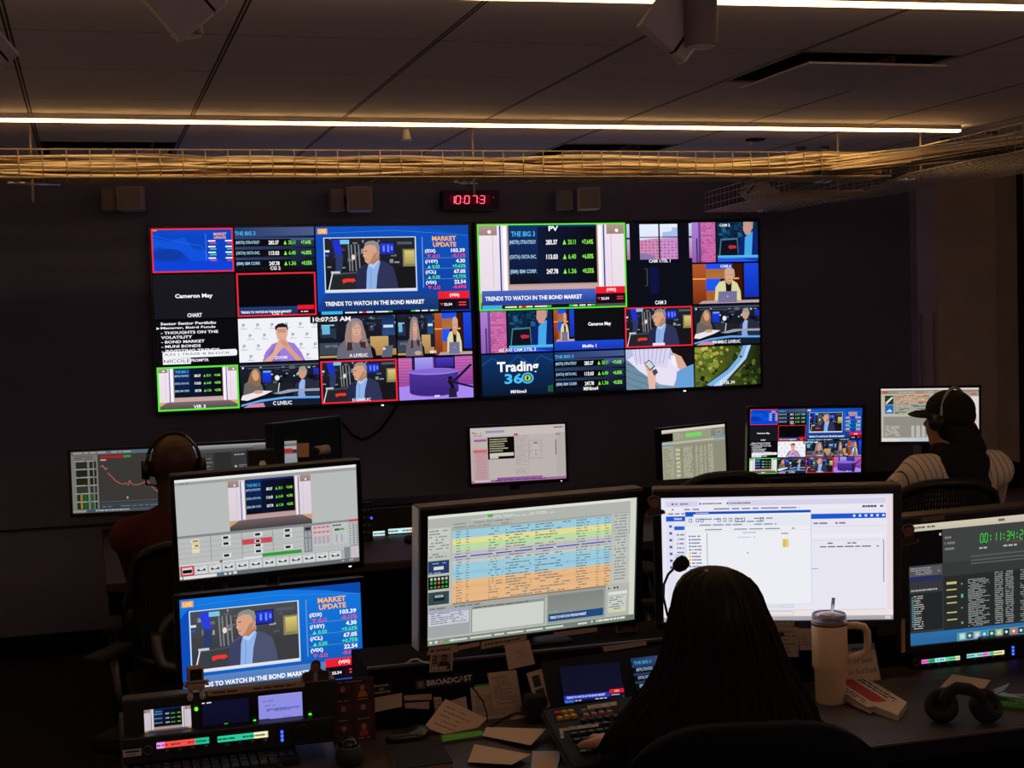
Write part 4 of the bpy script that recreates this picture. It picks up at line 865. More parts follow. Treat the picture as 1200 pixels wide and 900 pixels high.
def rundown(P):
    P.r(0, 0, 1, 1, '#c8ccc4'); P.r(0, 0, 1, .025, '#f0f4e8'); P.r(0, .025, 1, .13, '#c0c4bc'); P.dash(.2, .04, .6, .065, 2, '#e8f0e8', 1, .7); P.rs([(.275, .03, .30, .05)], '#50c040'); P.dash(.12, .07, .5, .12, 2, '#98a098', 2, .8, .4, .3); P.r(.97, 0, 1, 1, '#e8ecdc')
    P.r(.0, .1, .105, .28, '#d8dcd4'); P.dash(.01, .11, .10, .27, 7, '#888c88', 3, .8, .4, .3); P.r(0, .28, .105, .34, '#d0d4cc'); P.dash(.01, .29, .1, .33, 2, '#788080', 5)
    for j, (y, c) in enumerate(((.35, '#28406c'), (.47, '#0a120c'), (.59, '#3c4c54'))):
        P.r(.005, y, .10, y+.10, c)
        if j == 0: P.dash(.01, y+.01, .095, y+.03, 1, '#90b0d8', 1); P.rs([(.03, y+.045, .075, y+.07)], '#e8ecf4'); P.dash(.01, y+.085, .095, y+.097, 1, '#c0d0e8', 2)
        if j == 1:
            for i in range(5): P.rs([(.015+.017*i, y+.01, .025+.017*i, y+.03)], '#c8d8c8'); P.rs([(.015+.017*i, y+.04, .025+.017*i, y+.06), (.015+.017*i, y+.075, .025+.017*i, y+.09)], '#e06040' if i == 2 else '#50a850')
        if j == 2: P.rs([(.03, y+.02, .08, y+.07)], '#18242c'); P.rs([(.035, y+.025, .075, y+.045)], '#a0b4a8')
    tops, bot = .13, .69; rows = 26; cl = ['#a8dcf0', '#a8dcf0', '#a8dcf0', '#f8f0a0', '#f8f0a0', '#c8f0b0', '#c8f0b0', '#d8dcd0', '#c8ccc4', '#d8d8dc', '#c8ccc4', '#d8dcd4', '#a8dcf0', '#a8dcf0', '#a8dcf0', '#a0d4ec', '#a8dcf0', '#a8dcf0', '#fcc890', '#fcc890', '#f8c088', '#fcc890', '#fcc890', '#f8c48c', '#fcc890', '#fcc890']
    rh = (bot-tops)/rows; P.r(.112, .115, .875, tops, '#b0b4ac')
    for i, c in enumerate(cl): P.r(.115, tops+rh*i, .875, tops+rh*(i+1), c)
    for i in range(rows):
        y = tops+rh*i+.003
        for x, w, f in ((.13, .03, .9), (.175, .02, .8), (.28, .07, .6), (.36, .16, .7), (.50, .18, .6), (.70, .08, .8), (.80, .02, .8), (.84, .04, .8)): P.dash(x, y, x+w, y+rh-.005, 1, '#707c80', i*7+int(x*99), f, .45, .5)
    y = tops+rh*9; P.dash(.12, y, .87, y+rh*.9, 1, '#4838d8', 77, .9, .5, 0)
    P.r(.113, .69, .875, .70, '#a87840')
    P.r(.88, .11, .965, .68, '#d0d4cc'); P.dash(.89, .12, .955, .66, 22, '#8c9490', 8, .8, .4, .2); P.ring(.885, .11, .965, .28, .002, .004, '#989c98')
    P.r(0, .70, .56, .735, '#b4b8b4'); P.dash(.01, .705, .30, .73, 1, '#788080', 9); P.r(0, .735, .195, .94, '#b0b4b8'); P.r(.005, .745, .19, .85, '#dcdce4'); P.dash(.015, .75, .18, .84, 6, '#787890', 10, .7, .4, .3); P.r(.0, .74, .19, .755, '#b8b4e0')
    P.r(.20, .735, .55, .94, '#98a098'); P.r(.205, .755, .545, .935, '#e0e4dc'); P.dash(.21, .737, .53, .75, 1, '#505858', 12)
    P.r(.56, .70, .85, .95, '#a4aca8'); P.g(.565, .72, .84, .93, '#8c908c', '#9ca09c'); P.r(.568, .87, .84, .93, '#20508c'); P.t('TRENDS TO WATCH IN THE BOND MARKET', .575, .888, .755, .91, '#ffffff'); P.dash(.57, .84, .63, .865, 1, '#60e060', 4)
    P.r(.85, .69, .97, .96, '#c4c8c0'); P.p([(.862, .71), (.872, .718), (.862, .726)], '#20242c'); P.rs([(.89, .71, .90, .726), (.905, .71, .915, .726)], '#485050'); P.r(.865, .75, .96, .775, '#f4f4ec'); P.r(.865, .785, .955, .92, '#dce0d8'); P.dash(.87, .79, .95, .90, 6, '#788078', 21); P.r(.87, .9, .95, .91, '#e8f070')
    P.g(0, .955, 1, 1, '#8c9888', '#788478', True); P.dash(.1, .965, .76, .99, 1, '#e8f0e8', 14, .8, .5, 0); P.dash(.78, .96, .96, .985, 1, '#e8f4e8', 15, .9, .7, 0)
    for i, c in enumerate(['#e8ecec', '#e8ecec', '#e08880', '#50c040', '#e8ecec']): P.e(.015+.025*i, .977, .007, .011, c)
def browser(P):
    P.r(0, 0, 1, 1, '#f2f0fc'); P.r(.975, 0, 1, 1, '#f4e4e8'); P.r(0, 0, 1, .02, '#e8e4f4'); P.r(.02, .03, .97, .075, '#e0dcf4'); P.r(.16, .03, .29, .075, '#f4f2fc')
    for x in (.05, .17, .29): P.e(x, .053, .005, .008, '#4870c8'); P.dash(x+.01, .043, x+.1, .063, 1, '#686888', int(x*99), .8, .5, .1)
    P.r(.02, .075, .97, .115, '#f6f4fd'); P.dash(.1, .085, .6, .108, 1, '#9090a8', 4, .9, .5, 0); P.dash(.03, .085, .08, .108, 1, '#585870', 5, .5); P.dash(.87, .085, .96, .108, 1, '#484860', 6, .6, .7, 0); P.dash(.03, .12, .42, .14, 1, '#707090', 7)
    P.r(.02, .15, .97, .19, '#1c5cd8'); P.t('Outlook', .055, .16, .09, .178, '#ffffff'); P.rs([(.83, .16, .84, .178), (.855, .16, .865, .178), (.88, .16, .89, .178), (.905, .16, .915, .178), (.93, .16, .94, .178), (.955, .16, .965, .178)], '#e8f0ff')
    P.r(.02, .19, .055, 1, '#ecebfa'); P.rs([(.033, .22+.055*i, .045, .24+.055*i) for i in range(7)], '#4068b8'); P.r(.055, .23, .10, .26, '#2c64d0'); P.dash(.065, .28, .1, .60, 9, '#7078a0', 8, .8, .35, .2); P.r(.055, .455, .1, .485, '#c8d8fa')
    P.dash(.66, .21, .9, .24, 1, '#8888a0', 9, .7); P.r(.65, .25, .96, .252, '#c0c0d0'); P.r(.65, .31, .96, .34, '#f8f6fe'); P.dash(.72, .375, .96, .395, 1, '#505068', 10, .6); P.r(.65, .36, .96, .362, '#c0c0d0'); P.dash(.65, .405, .94, .42, 1, '#606078', 11, .8, .6, 0); P.rs([(.65, .585, .68, .589)], '#808098'); P.rs([(.958, .36, .963, .7)], '#b8a8bc')
    # file window
    P.r(.103, .115, .650, .868, '#c4cce8'); P.r(.105, .117, .648, .866, '#f8f8ff'); P.r(.105, .117, .648, .137, '#1450c8'); P.dash(.15, .12, .22, .134, 1, '#d8e4ff', 12); P.r(.105, .137, .14, .155, '#2060d8')
    P.r(.105, .155, .648, .24, '#f0f2fc'); P.dash(.11, .165, .50, .235, 3, '#8890b0', 13, .5, .4, 0)
    for x in (.12, .15, .17, .245, .27, .295, .32, .35, .43): P.ring(x, .17, x+.014, .20, .003, .005, '#68789c')
    P.dash(.12, .25, .6, .27, 1, '#9098b0', 14, .6); P.r(.105, .272, .648, .274, '#d0d4e4'); P.r(.196, .285, .199, .60, '#98a0b8'); P.dash(.22, .282, .6, .295, 1, '#98a0c0', 15, .4)
    for i in range(15): P.rs([(.118, .305+.027*i, .126, .318+.027*i)], '#f0c040' if 4 < i < 9 else '#5080c0'); P.dash(.13, .305+.027*i, .175, .318+.027*i, 1, '#606888', i, .9, .8, .2)
    P.r(.525, .345, .552, .41, '#f0d878'); P.r(.528, .348, .54, .408, '#e8c858'); P.dash(.52, .295, .55, .305, 1, '#505868', 3, 1, .8, 0); P.dash(.33, .32, .42, .33, 1, '#a0a0b8', 16); P.p([(.37, .44), (.378, .452), (.372, .455)], '#404860')
    P.r(.45, .875, .52, .895, '#e4e4f0'); P.ring(.52, .875, .57, .895, .002, .003, '#b0b4c8')
    P.r(.02, .915, .97, .92, '#d8d0e4'); P.r(0, .92, 1, .965, '#f8ecec'); P.ring(.45, .925, .57, .96, .002, .003, '#c0b8c8'); P.g(0, .965, 1, 1, '#b8b4bc', '#a8a4ac'); P.rs([(.965, .972, .99, .98), (.965, .985, .99, .993)], '#f0f0f4')
def nle(P):
    P.r(0, 0, 1, 1, '#3c3e3e'); P.g(0, 0, 1, .06, '#e8dcc4', '#d8d0bc'); P.dash(.02, .015, .14, .045, 1, '#58544c', 1, .8); P.rs([(.42, .02, .45, .04)], '#706c60')
    P.r(0, .06, .16, .34, '#060506'); P.r(.145, .09, .155, .11, '#c8c8c8'); P.r(.16, .06, 1, .34, '#454847'); P.dash(.17, .11, .22, .25, 3, '#8c908c', 2, .9, .4, .4)
    for i, c in enumerate('00:11:34;29'):
        x = .335+i*.0205+(0)
        if c in ':;': P.rs([(x+.006, .145, x+.010, .16), (x+.006, .175, x+.010, .19)], '#30f040')
        else: seg(P, c, x, .13, x+.015, .20, '#30f040', .2)
    P.dash(.33, .23, .6, .26, 1, '#c8c8c0', 4, .6); P.dash(.45, .21, .58, .22, 1, '#98605c', 4, .8)
    P.rs([(.29, .30, 1, .312), (.29, .335, 1, .347), (.29, .36, 1, .372)], '#606462'); P.r(0, .35, .155, .43, '#5c5c60'); P.dash(.01, .355, .15, .42, 4, '#a8a8a8', 6); P.r(0, .43, .155, .475, '#2c3460'); P.r(0, .48, .155, .57, '#3c3c40'); P.dash(.01, .53, .15, .56, 1, '#b8b8b8', 7)
    P.r(0, .57, .155, .88, '#26292a'); P.dash(.02, .585, .07, .87, 16, '#d0d4d0', 8, .9, .4, .4); P.rs([(.012, .60+.018*i, .018, .61+.018*i) for i in range(14)], '#58b0c0')
    P.r(.16, .45, 1, .90, '#2c2f2f'); P.rs([(.175, .50, .222, .52), (.175, .56, .222, .57), (.175, .62, .222, .63), (.175, .67, .222, .68), (.175, .75, .222, .76), (.175, .81, .222, .82)], '#d8d080')
    P.dash(.275, .49, .38, .89, 30, '#b8bcb8', 9, .9, .4, .5); P.dash(.40, .45, .44, .89, 26, '#a8aca8', 10, .9, .5, .1); P.dash(.45, .45, .49, .89, 26, '#a8aca8', 11, .9, .5, .1); P.dash(.52, .45, .62, .89, 24, '#98a098', 12); P.rs([(.242, .52, .25, .53), (.242, .61, .252, .64), (.242, .72, .25, .73), (.242, .84, .25, .86)], '#68c0b8')
    P.g(0, .90, 1, 1, '#3478b8', '#2c6ca8'); P.r(.22, .93, 1, 1, '#5aa4b0')
    for i, c in enumerate(['#b8e8f0', '#48506c', '#c8d0d8', '#3898d0', '#206050', '#d8d098', '#181c20', '#e06858', '#303c50', '#e8b840', '#58b868', '#c8ccd4', '#4868c0']):
        x = .232+.0345*i; P.r(x, .938, x+.027, .99, c); P.e(x+.0135, .964, .007, .013, '#e8f0f0')
def off(P): P.r(0, 0, 1, 1, '#030304')

monitor('monitor', 'far left front row monitor showing a red stock price chart', (.158, 7.179, 1.008), -7.6, .6, 0, .531, .299, chart, DZ, group='front row monitors', m=M_scrdim)
monitor('monitor', 'front row monitor with a grey chat window, second from the left, behind the bald man', (.690, 6.981, 1.024), .7, .6, 0, .531, .299, chat, DZ, group='front row monitors', m=M_scrdim)
cOff = (PD(315, 501, 6.95)+PD(403, 488.7, 7.28))/2
monitor('monitor', 'switched off black monitor turned sideways below the video wall', (cOff.x, cOff.y, cOff.z-.15), 41, 0, 0, .50, .30, off, DZ, group='front row monitors')
monitor('monitor', 'front row monitor in the middle of the room showing a pale pink web page', (2.214, 7.414, 1.003), -2.9, -.1, 0, .531, .299, webapp, DZ, group='front row monitors', m=paint_mat('display_pink', True, .72), led='white')
monitor('monitor', 'front row monitor with a pale olive editing timeline and green timecode', (3.214, 7.336, .951), 15, -.1, 1, .452, .300, editor_light, DZ, group='front row monitors', m=paint_mat('display_olive', True, .8))
monitor('monitor', 'front row monitor showing a small copy of the video wall tiles', (3.58, 6.72, 1.051), -9.5, -3, -1.4, .609, .343, multi, .87, group='front row monitors')
monitor('monitor', 'far right monitor with a playback list, behind the man in the cap', (4.518, 7.024, 1.125), -26, 0, -.5, .531, .299, playback, DZ, group='front row monitors', m=paint_mat('display_playback', True, .85))
monitor('monitor', 'upper left foreground monitor with light grey graphics software, above the market update one', (.487, 4.216, 1.168), 2, -7, 1.5, .531, .299, vizrt, RT, group='foreground monitors', m=paint_mat('display_grey', True, .85), foot_y=3.8, stand=False, led='white')
tT, M0 = monitor('monitor', 'lower left foreground monitor showing the blue MARKET UPDATE broadcast', (.481, 4.165, .829), 4.7, 0, .1, .531, .287, lambda P: market(P, bright=2), .66, group='foreground monitors', stand=False)
SD = mat('silver_side', '#d8dcd4', .4, .2)
_, MC = monitor('monitor', 'centre foreground monitor with a rundown of blue, yellow and orange rows', (1.087, 3.526, 1.09), 7.8, -5.8, 0, .598, .336, rundown, RT, group='foreground monitors', m=paint_mat('display_rundown', True, .82), bez=.02, chin=.012, deep=.03, side=SD)
_, MRt = monitor('monitor', 'right foreground monitor with a white browser and file window, behind the woman', (1.708, 3.378, 1.094), -21.3, -4.8, 0, .598, .336, browser, RT, group='foreground monitors', m=paint_mat('display_white', True, .9), bez=.02, chin=.018, deep=.03, side=mat('dark_side', '#5a504c', .4, .5))
_, MRR = monitor('monitor', 'foreground monitor cut off at the right edge, with green timecode 00:11:34;29', (2.42, 3.354, .996), -10.4, -6.7, 2.8, .612, .344, nle, .815, group='foreground monitors', m=paint_mat('display_nle', True, .8), bez=.02, chin=.02, deep=.03, side=mat('dark_side2', '#5a504c', .4, .5))
# pole that carries the two stacked monitors at left
t = thing('monitor_pole', 'black pole stand carrying the two stacked monitors at left', 'monitor stand', (.5, 4.3, 0))
MB().cyl((.5, 4.3, 0), (.5, 4.3, 1.28), .02, 16).build('pole', M_black, t); MB().box((.5, 4.29, .015), (.34, .30, .03), None, .005).build('base', M_black, t)
for z in (1.17, .83): MB().box((.5, 4.268, z), (.12, .05, .12), None, .006).build('bracket', M_black, t)

def on_plane(M, px, py, off=-.0085):
    """the point of a monitor's front plane seen at this place in the photo"""
    n = M.to_3x3() @ V((0, 1, 0)); o = M @ V((0, off, 0)); d = ray(px, py)
    return C0+d*((o-C0).dot(n)/d.dot(n))

# ------------------------------------------------------------------ office chairs
def mesh_chair(lb, loc, rz, wide=.46, top=1.02, group='mesh back office chairs', arms=True, silver=False, slats=True, crown=.05, seat=.46):
    t = thing('office_chair', lb, 'chair', loc, rz, group); M = wmat(t); fm = M_grey if silver else M_black
    b = MB(); n = 5
    for k in range(n):
        a = 2*pi*k/n+.3; b.tube([(0, 0, .09), (.29*cos(a), .29*sin(a), .06)], [.022, .014], 8, M)
    bb = b.build('base', M_black, t)
    for k in range(n):
        a = 2*pi*k/n+.3; MB().tube([M @ V((.29*cos(a)-.012, .29*sin(a), .028)), M @ V((.29*cos(a)+.012, .29*sin(a), .028))], .027, 14).build('caster', M_rub, bb)
    MB().cyl((0, 0, .09), (0, 0, seat-.06), .026, 14, M).build('gas_lift', M_grey, t)
    MB().box((0, 0, seat-.03), (wide+.04, .46, .06), M, .022).build('seat', M_rub, t)
    # back: a rounded curved frame (the back is at local -y, the sitter faces +y)
    zb, zt = seat+.10, top; hw = wide/2
    def P_(u, v):                      # u -1..1 across, v 0..1 up
        w = hw*(.80+.22*sin(pi*min(1, v*.75+.12)))
        return V((u*w, -.24-.05*v+.05*u*u, zb+(zt-zb)*v-crown*abs(u)**3*(1 if v > .5 else -.6)))
    ring = [P_(-1+2*i/14, 1) for i in range(15)]+[P_(1, 1-i/12) for i in range(1, 12)]+[P_(1-2*i/14, 0) for i in range(15)]+[P_(-1, i/12) for i in range(1, 12)]
    MB().tube(ring+[ring[0], ring[1]], .021, 8, M).build('back_frame', fm if silver else M_black, t)
    g = MB(); nu, nv = 34, 24
    for i in range(nu+1):
        u = -.97+1.94*i/nu; g.tube([P_(u, v/8) for v in range(9)], .0052, 4, M)
    for j in range(nv+1): g.tube([P_(-1+2*i/8, .02+.96*j/nv) for i in range(9)], .0035, 4, M)
    g.build('back_mesh', M_mesh, t)
    MB().tube([(0, -.1, seat-.05), (0, -.26, seat+.02), (0, -.30, zb+.12), (0, -.285, zb+.3)], [.024, .024, .02, .014], 10, M).build('back_support', M_black, t)
    if arms:
        for s in (-1, 1):
            MB().tube([(s*(hw+.02), -.05, seat-.03), (s*(hw+.06), -.04, seat+.06), (s*(hw+.06), -.02, seat+.2)], .014, 8, M).build('arm_post', M_grey if silver else M_black, t)
            MB().box((s*(hw+.06), .02, seat+.215), (.075, .24, .03), M, .012).build('armrest', M_rub, t)
    return t

# ------------------------------------------------------------------ people
def head_shape(c, s=1.0, face=1, yaw=0):
    """ellipsoids for a head whose face looks along +y (then turned by yaw); c is the middle of the skull"""
    R_ = Matrix.Rotation(yaw, 3, 'Z'); q = lambda x, y, z: tuple(V(c)+R_ @ V((x*s, y*s, z*s)))
    b = [(q(0, -.015, .02), (.077*s, .095*s, .09*s), (0, 0, yaw)), (q(0, .02, -.03), (.066*s, .078*s, .088*s), (0, 0, yaw)),
         (q(0, .055, -.085), (.036*s, .034*s, .028*s), (0, 0, yaw)), (q(0, .098, -.02), (.011*s, .02*s, .016*s), (0, 0, yaw)), (q(0, .090, .0), (.009*s, .014*s, .026*s), (0, 0, yaw)),
         (q(0, .083, -.056), (.024*s, .013*s, .008*s), (0, 0, yaw)), (q(0, .080, -.066), (.02*s, .013*s, .007*s), (0, 0, yaw)),
         (q(-.028, .074, .022), (.024*s, .014*s, .008*s), (0, 0, yaw)), (q(.028, .074, .022), (.024*s, .014*s, .008*s), (0, 0, yaw))]
    for sx in (-1, 1): b.append((q(sx*.079, -.005, -.01), (.012*s, .018*s, .030*s), (0, sx*.25, yaw)))
    return b
def hand_caps(w, d, side=1, s=1.0, up=V((0, 0, 1)), curl=.6):
    """palm and five fingers; w wrist point, d direction of the fingers, side +1 right hand / -1 left hand"""
    d = V(d).normalized(); up = (V(up)-d*V(up).dot(d)).normalized(); r = d.cross(up)*side
    caps = []; pc = V(w)+d*.05*s
    for k, (off_, L) in enumerate(((-.03, .072), (-.010, .080), (.010, .074), (.029, .058))):
        base = V(w)+d*.088*s+r*off_*-1*s; caps.append((V(w)+d*.02*s+r*off_*-.6*s, .014*s, base, .0115*s)); a = base; dd = d.copy(); L *= s
        for j, fr in enumerate((.45, .32, .23)):
            dd = (dd-up*curl*(.35+.15*j)).normalized(); n_ = a+dd*L*fr; caps.append((a, (.0098-.0012*j)*s, n_, (.0088-.0012*j)*s)); a = n_
    th0 = V(w)+d*.03*s+r*.028*s; th1 = th0+(d*.7+r*.6-up*.15).normalized()*.042*s; th2 = th1+(d*.95+r*.12-up*.25).normalized()*.034*s
    caps += [(V(w)+d*.015*s+r*.01*s, .014*s, th0, .0135*s), (th0, .013*s, th1, .0105*s), (th1, .0105*s, th2, .009*s)]
    return caps

def seated(name, lb, hip, head, sh_w, skin_m, hands, yaw=0, extra_clothes=None, cloth_m=None, cloth_name='shirt', hd=1.0, sleeve=1.0, trousers=None, group=None, head_yaw=0, elbow_out=.1, thick=1.0, voxel=.0055, lift=0):
    """hip, head: world points; the person faces +y. hands: (left wrist, dir), (right wrist, dir)"""
    hip, head = V(hip), V(head); t = thing(name, lb, 'person', (hip.x, hip.y, 0), 0, group)
    neck = head+V((0, -.02, -.13)); chest = V((head.x, head.y-.045, head.z-.34)); R_ = Matrix.Rotation(yaw, 3, 'Z')
    caps = []; cl = []; cb = []
    balls = head_shape(head, hd, yaw=head_yaw)
    caps.append((head+V((0, -.02, -.05)), .058*hd, neck+V((0, -.01, -.03)), .062*hd))
    caps.append((neck+V((0, -.01, -.04)), .07, chest, .11)); caps.append((chest, .10, hip+V((0, 0, .05)), .11))
    sh = []
    for s, (w, d, upv) in zip((-1, 1), hands):
        S = V((chest.x, chest.y, chest.z+.10+lift))+R_ @ V((s*sh_w, 0, 0)); sh.append(S); w = V(w)
        mid = (S+w)/2; mid.z -= .10; mid += R_ @ V((s*elbow_out, -.05, 0)); E = mid
        caps += [(S, .045, E, .036), (E, .034, w, .023)]+hand_caps(w, d, s*1, 1.0, upv)
        cl += [(S, .064*thick, E, .052*thick), (E, .050*thick, E.lerp(w, .86*sleeve), .036*thick if sleeve > .6 else .046)]
        cb += [(tuple(S+V((0, 0, -.01))), (.075*thick, .075*thick, .068*thick))]
    # legs
    lg = []
    for s in (-1, 1):
        h = hip+V((s*.09, .02, .0)); k = hip+V((s*.13, .42, .03)); a = V((k.x+s*.01, k.y+.03, .10)); f = a+V((s*.02, .15, -.05))
        caps += [(h, .075, k, .052), (k, .05, a, .036), (a, .034, f, .03)]; lg += [(h, .092, k, .066), (k, .064, a, .05)]
    body = skin('body', caps, balls, skin_m, t, voxel=voxel)
    cb += [(tuple(chest+V((0, 0, .02))), (sh_w*.98*1, .118*thick, .17)), (tuple((chest+hip)/2), (sh_w*.86, .125*thick, .21)), (tuple(hip+V((0, 0, .06))), (sh_w*.88, .13*thick, .14)), (tuple(neck+V((0, -.015, -.065))), (.105, .078, .045))]
    cl += [(sh[0], .068*thick, sh[1], .068*thick), (sh[0]+V((0.02, 0, 0)), .06, neck+V((0, -.01, -.05)), .064), (sh[1]+V((-.02, 0, 0)), .06, neck+V((0, -.01, -.05)), .064)]
    skin(cloth_name, cl, cb, cloth_m, t, voxel=.009, smooth=5)
    skin('trousers', lg, [(tuple(hip+V((0, 0, .0))), (.18, .15, .12))], trousers or M_rub, t, voxel=.012)
    for s in (-1, 1):
        k = hip+V((s*.13, .42, .03)); a = V((k.x+s*.01, k.y+.03, .10)); skin('shoe', [(a+V((0, -.02, -.05)), .042, a+V((s*.02, .17, -.062)), .036)], [], M_rub, t, voxel=.009)
    return t, chest, neck, sh
def headset(parent, c, r=.088, m=M_black, mic=True, cups=True, yaw=0, tilt=0, light=None, band=None):
    R_ = Matrix.Rotation(yaw, 3, 'Z'); q = lambda x, y, z: V(c)+R_ @ V((x, y, z))
    pts = [q(r*1.02*sin(a), -.02+.0*a, .008+(r*1.22)*cos(a)) for a in [radians(-98+14*i) for i in range(15)]]
    parent = MB().tube(pts, .0065, 8).build('headset', band or m, parent)
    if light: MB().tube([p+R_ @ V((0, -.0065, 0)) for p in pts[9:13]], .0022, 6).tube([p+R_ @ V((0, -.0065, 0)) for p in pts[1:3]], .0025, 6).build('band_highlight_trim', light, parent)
    if cups:
        for s in (-1, 1): MB().tube([q(s*(r-.006), -.005, -.012), q(s*(r+.022), -.005, -.012)], [.036, .033], 20).build('ear_cup', m, parent)
    if mic:
        MB().tube([q(-r-.01, 0, -.03), q(-r-.005, .05, -.07), q(-.05, .1, -.085)], .0035, 6).sphere(q(-.05, .1, -.085), .012, 10).build('microphone', m, parent)

# --- bald man in a dark red shirt, front left
hL = PD(203.5, 545, 5.25)
mesh_chair('black mesh back office chair the bald man in the red shirt sits in', (hL.x+.06, hL.y-.06, 0), 0, top=1.0, wide=.48, silver=False)
tm, *_ = seated('person', 'bald man in dark red shirt and headset at the far left, from behind', (hL.x+.03, hL.y-.02, .56), (hL.x, hL.y, hL.z), .165, M_skinD,
    ((V((hL.x-.08, hL.y+.42, .76)), V((.2, 1, -.1)), V((0, 0, 1))), (V((hL.x+.28, hL.y+.45, .76)), V((-.2, 1, -.1)), V((0, 0, 1)))), cloth_m=mat('dark_red_cotton', '#480c10', .9, noise=.2, scale=12), group=None, trousers=M_rub, thick=1.04, hd=1.05, elbow_out=.0)
headset(tm, hL+V((0, 0, .0)), .093, yaw=radians(0), light=M_alu)
# --- man in cap and pinstripe jersey, front right
hR = PD(1112, 492, 5.9)
mesh_chair('black mesh back office chair with the man in the cap sitting in it', (3.24+.02, hR.y-.04, 0), radians(-16), top=1.05, wide=.42)
mp = bpy.data.materials.new('pinstripe_cloth'); mp.use_nodes = True; nt = mp.node_tree; b = nt.nodes['Principled BSDF']; b.inputs['Roughness'].default_value = .85
tc = nt.nodes.new('ShaderNodeTexCoord'); sp = nt.nodes.new('ShaderNodeSeparateXYZ'); nt.links.new(tc.outputs['Object'], sp.inputs[0])
def mth(op, a, b2=None):
    n = nt.nodes.new('ShaderNodeMath'); n.operation = op
    for i, q in enumerate((a, b2)):
        if q is None: continue
        if isinstance(q, (int, float)): n.inputs[i].default_value = q
        else: nt.links.new(q, n.inputs[i])
    return n.outputs[0]
ln_ = mth('LESS_THAN', mth('PINGPONG', mth('ADD', sp.outputs[0], mth('MULTIPLY', sp.outputs[2], .25)), .014), .0016)
mx = nt.nodes.new('ShaderNodeMix'); mx.data_type = 'RGBA'; nt.links.new(ln_, mx.inputs[0]); mx.inputs[6].default_value = (*lin('#e6d6cc'), 1); mx.inputs[7].default_value = (*lin('#1c1a2c'), 1); nt.links.new(mx.outputs[2], b.inputs['Base Color'])
tm, chest, neck, sh = seated('person', 'man in dark baseball cap and white pinstripe jersey, seen from behind', (hR.x-.10, hR.y-.02, .56), (hR.x, hR.y, hR.z), .175, M_skinL,
    ((V((hR.x-.30, hR.y+.45, .76)), V((.2, 1, -.1)), V((0, 0, 1))), (V((hR.x+.18, hR.y+.45, .76)), V((-.2, 1, -.1)), V((0, 0, 1)))), cloth_m=mp, cloth_name='pinstripe_jersey', thick=1.15, lift=.035, head_yaw=radians(25), hd=1.03)
M_cap = mat('black_cap_cotton', '#0e0d0c', .9, noise=.2)
skin('cap', [], [(tuple(hR+V((0, -.012, .045))), (.096, .112, .082)), (tuple(hR+V((0, -.02, .02))), (.094, .108, .07))], M_cap, tm, voxel=.006)
bm_ = MB(); yb = radians(62); RR = Matrix.Rotation(yb, 3, 'Z'); nn = 14; vv = []; ff = []
for i in range(nn+1):
    a = radians(-62+124*i/nn)
    for rr, dz in ((.085, .026), (.125, .024), (.155 if abs(a) < .8 else .14, .012)):
        p = hR+RR @ V((rr*sin(a)*.82, rr*cos(a)*1.05, dz+.012-.012*abs(sin(a)))); vv += [p, p+V((0, 0, .006))]
for i in range(nn):
    for k in range(2):
        A = i*6+k*2; B = A+6; ff += [(A, B, B+2, A+2), (A+1, A+3, B+3, B+1)]
    ff += [(i*6, i*6+1, i*6+7, i*6+6), (i*6+4, i*6+10, i*6+11, i*6+5)]
ff += [(0, 2, 3, 1), (2, 4, 5, 3), (nn*6, nn*6+1, nn*6+3, nn*6+2), (nn*6+2, nn*6+3, nn*6+5, nn*6+4)]
bm_.add(vv, ff).build('cap_brim', M_cap, tm); MB().sphere(hR+V((0, -.012, .128)), (.008, .008, .004), 10).build('cap_button', M_cap, tm)
skin('hair', [(hR+V((-.02, -.06, -.03)), .05, hR+V((.03, -.075, -.10)), .06), (hR+V((.05, -.05, -.04)), .045, hR+V((.09, -.06, -.12)), .04)], [(tuple(hR+V((.0, -.045, -.03))), (.078, .065, .07))], mat('black_hair', '#0c0908', .8), tm, voxel=.007)
skin('hood', [(neck+V((-.075, -.02, .0)), .045, neck+V((.075, -.02, .0)), .045), (neck+V((-.07, -.07, -.04)), .045, neck+V((0, -.12, -.20)), .055), (neck+V((.08, -.07, -.04)), .045, neck+V((0, -.12, -.20)), .055)], [(tuple(neck+V((0, -.055, -.04))), (.10, .08, .09)), (tuple(neck+V((.01, -.10, -.15))), (.105, .055, .10))], mat('black_hoodie', '#111016', .95), tm, voxel=.009)
headset(tm, hR+V((0, -.01, .008)), .097, yaw=radians(25), cups=True, mic=False, band=mat('pale_headband', '#a8a49c', .4))
# --- long haired woman, foreground
hW = PD(843, 738, 2.93)
tm, chest, neck, sh = seated('person', 'long haired woman in a dark top, from behind at the foreground desk', (hW.x-.03, hW.y-.08, .56), tuple(hW), .155, M_skinL,
    ((PZ(722, 872, .815)+V((0, .0, .0)), PZ(694, 850, .785)-PZ(722, 872, .815), V((0, 0, 1))), (V((1.42, 2.98, .765)), V((-.3, 1, -.05)), V((0, 0, 1)))), cloth_m=mat('black_jumper', '#060505', .95, spec=.15), cloth_name='dark_jumper', elbow_out=.08, voxel=.004)
M_hair = mat('dark_brown_hair', '#160c08', .65, noise=.4, scale=60, spec=.25)
hp = [(664.5, 836, 842, .01), (667, 818, 858, .045), (671, 808, 868, .068), (677, 800, 877, .086), (687, 793, 886, .102), (698, 789, 892, .112), (712, 786, 897, .118), (733, 782, 907, .116), (757, 777, 916, .108), (780, 770, 925, .10), (803, 757, 940, .092), (827, 737, 953, .086), (850, 719, 960, .082), (880, 703, 965, .078), (905, 695, 966, .05)]
vv = []; ff = []; NA = 72; R = random.Random(12); ph = [R.uniform(0, 6.28) for _ in range(6)]
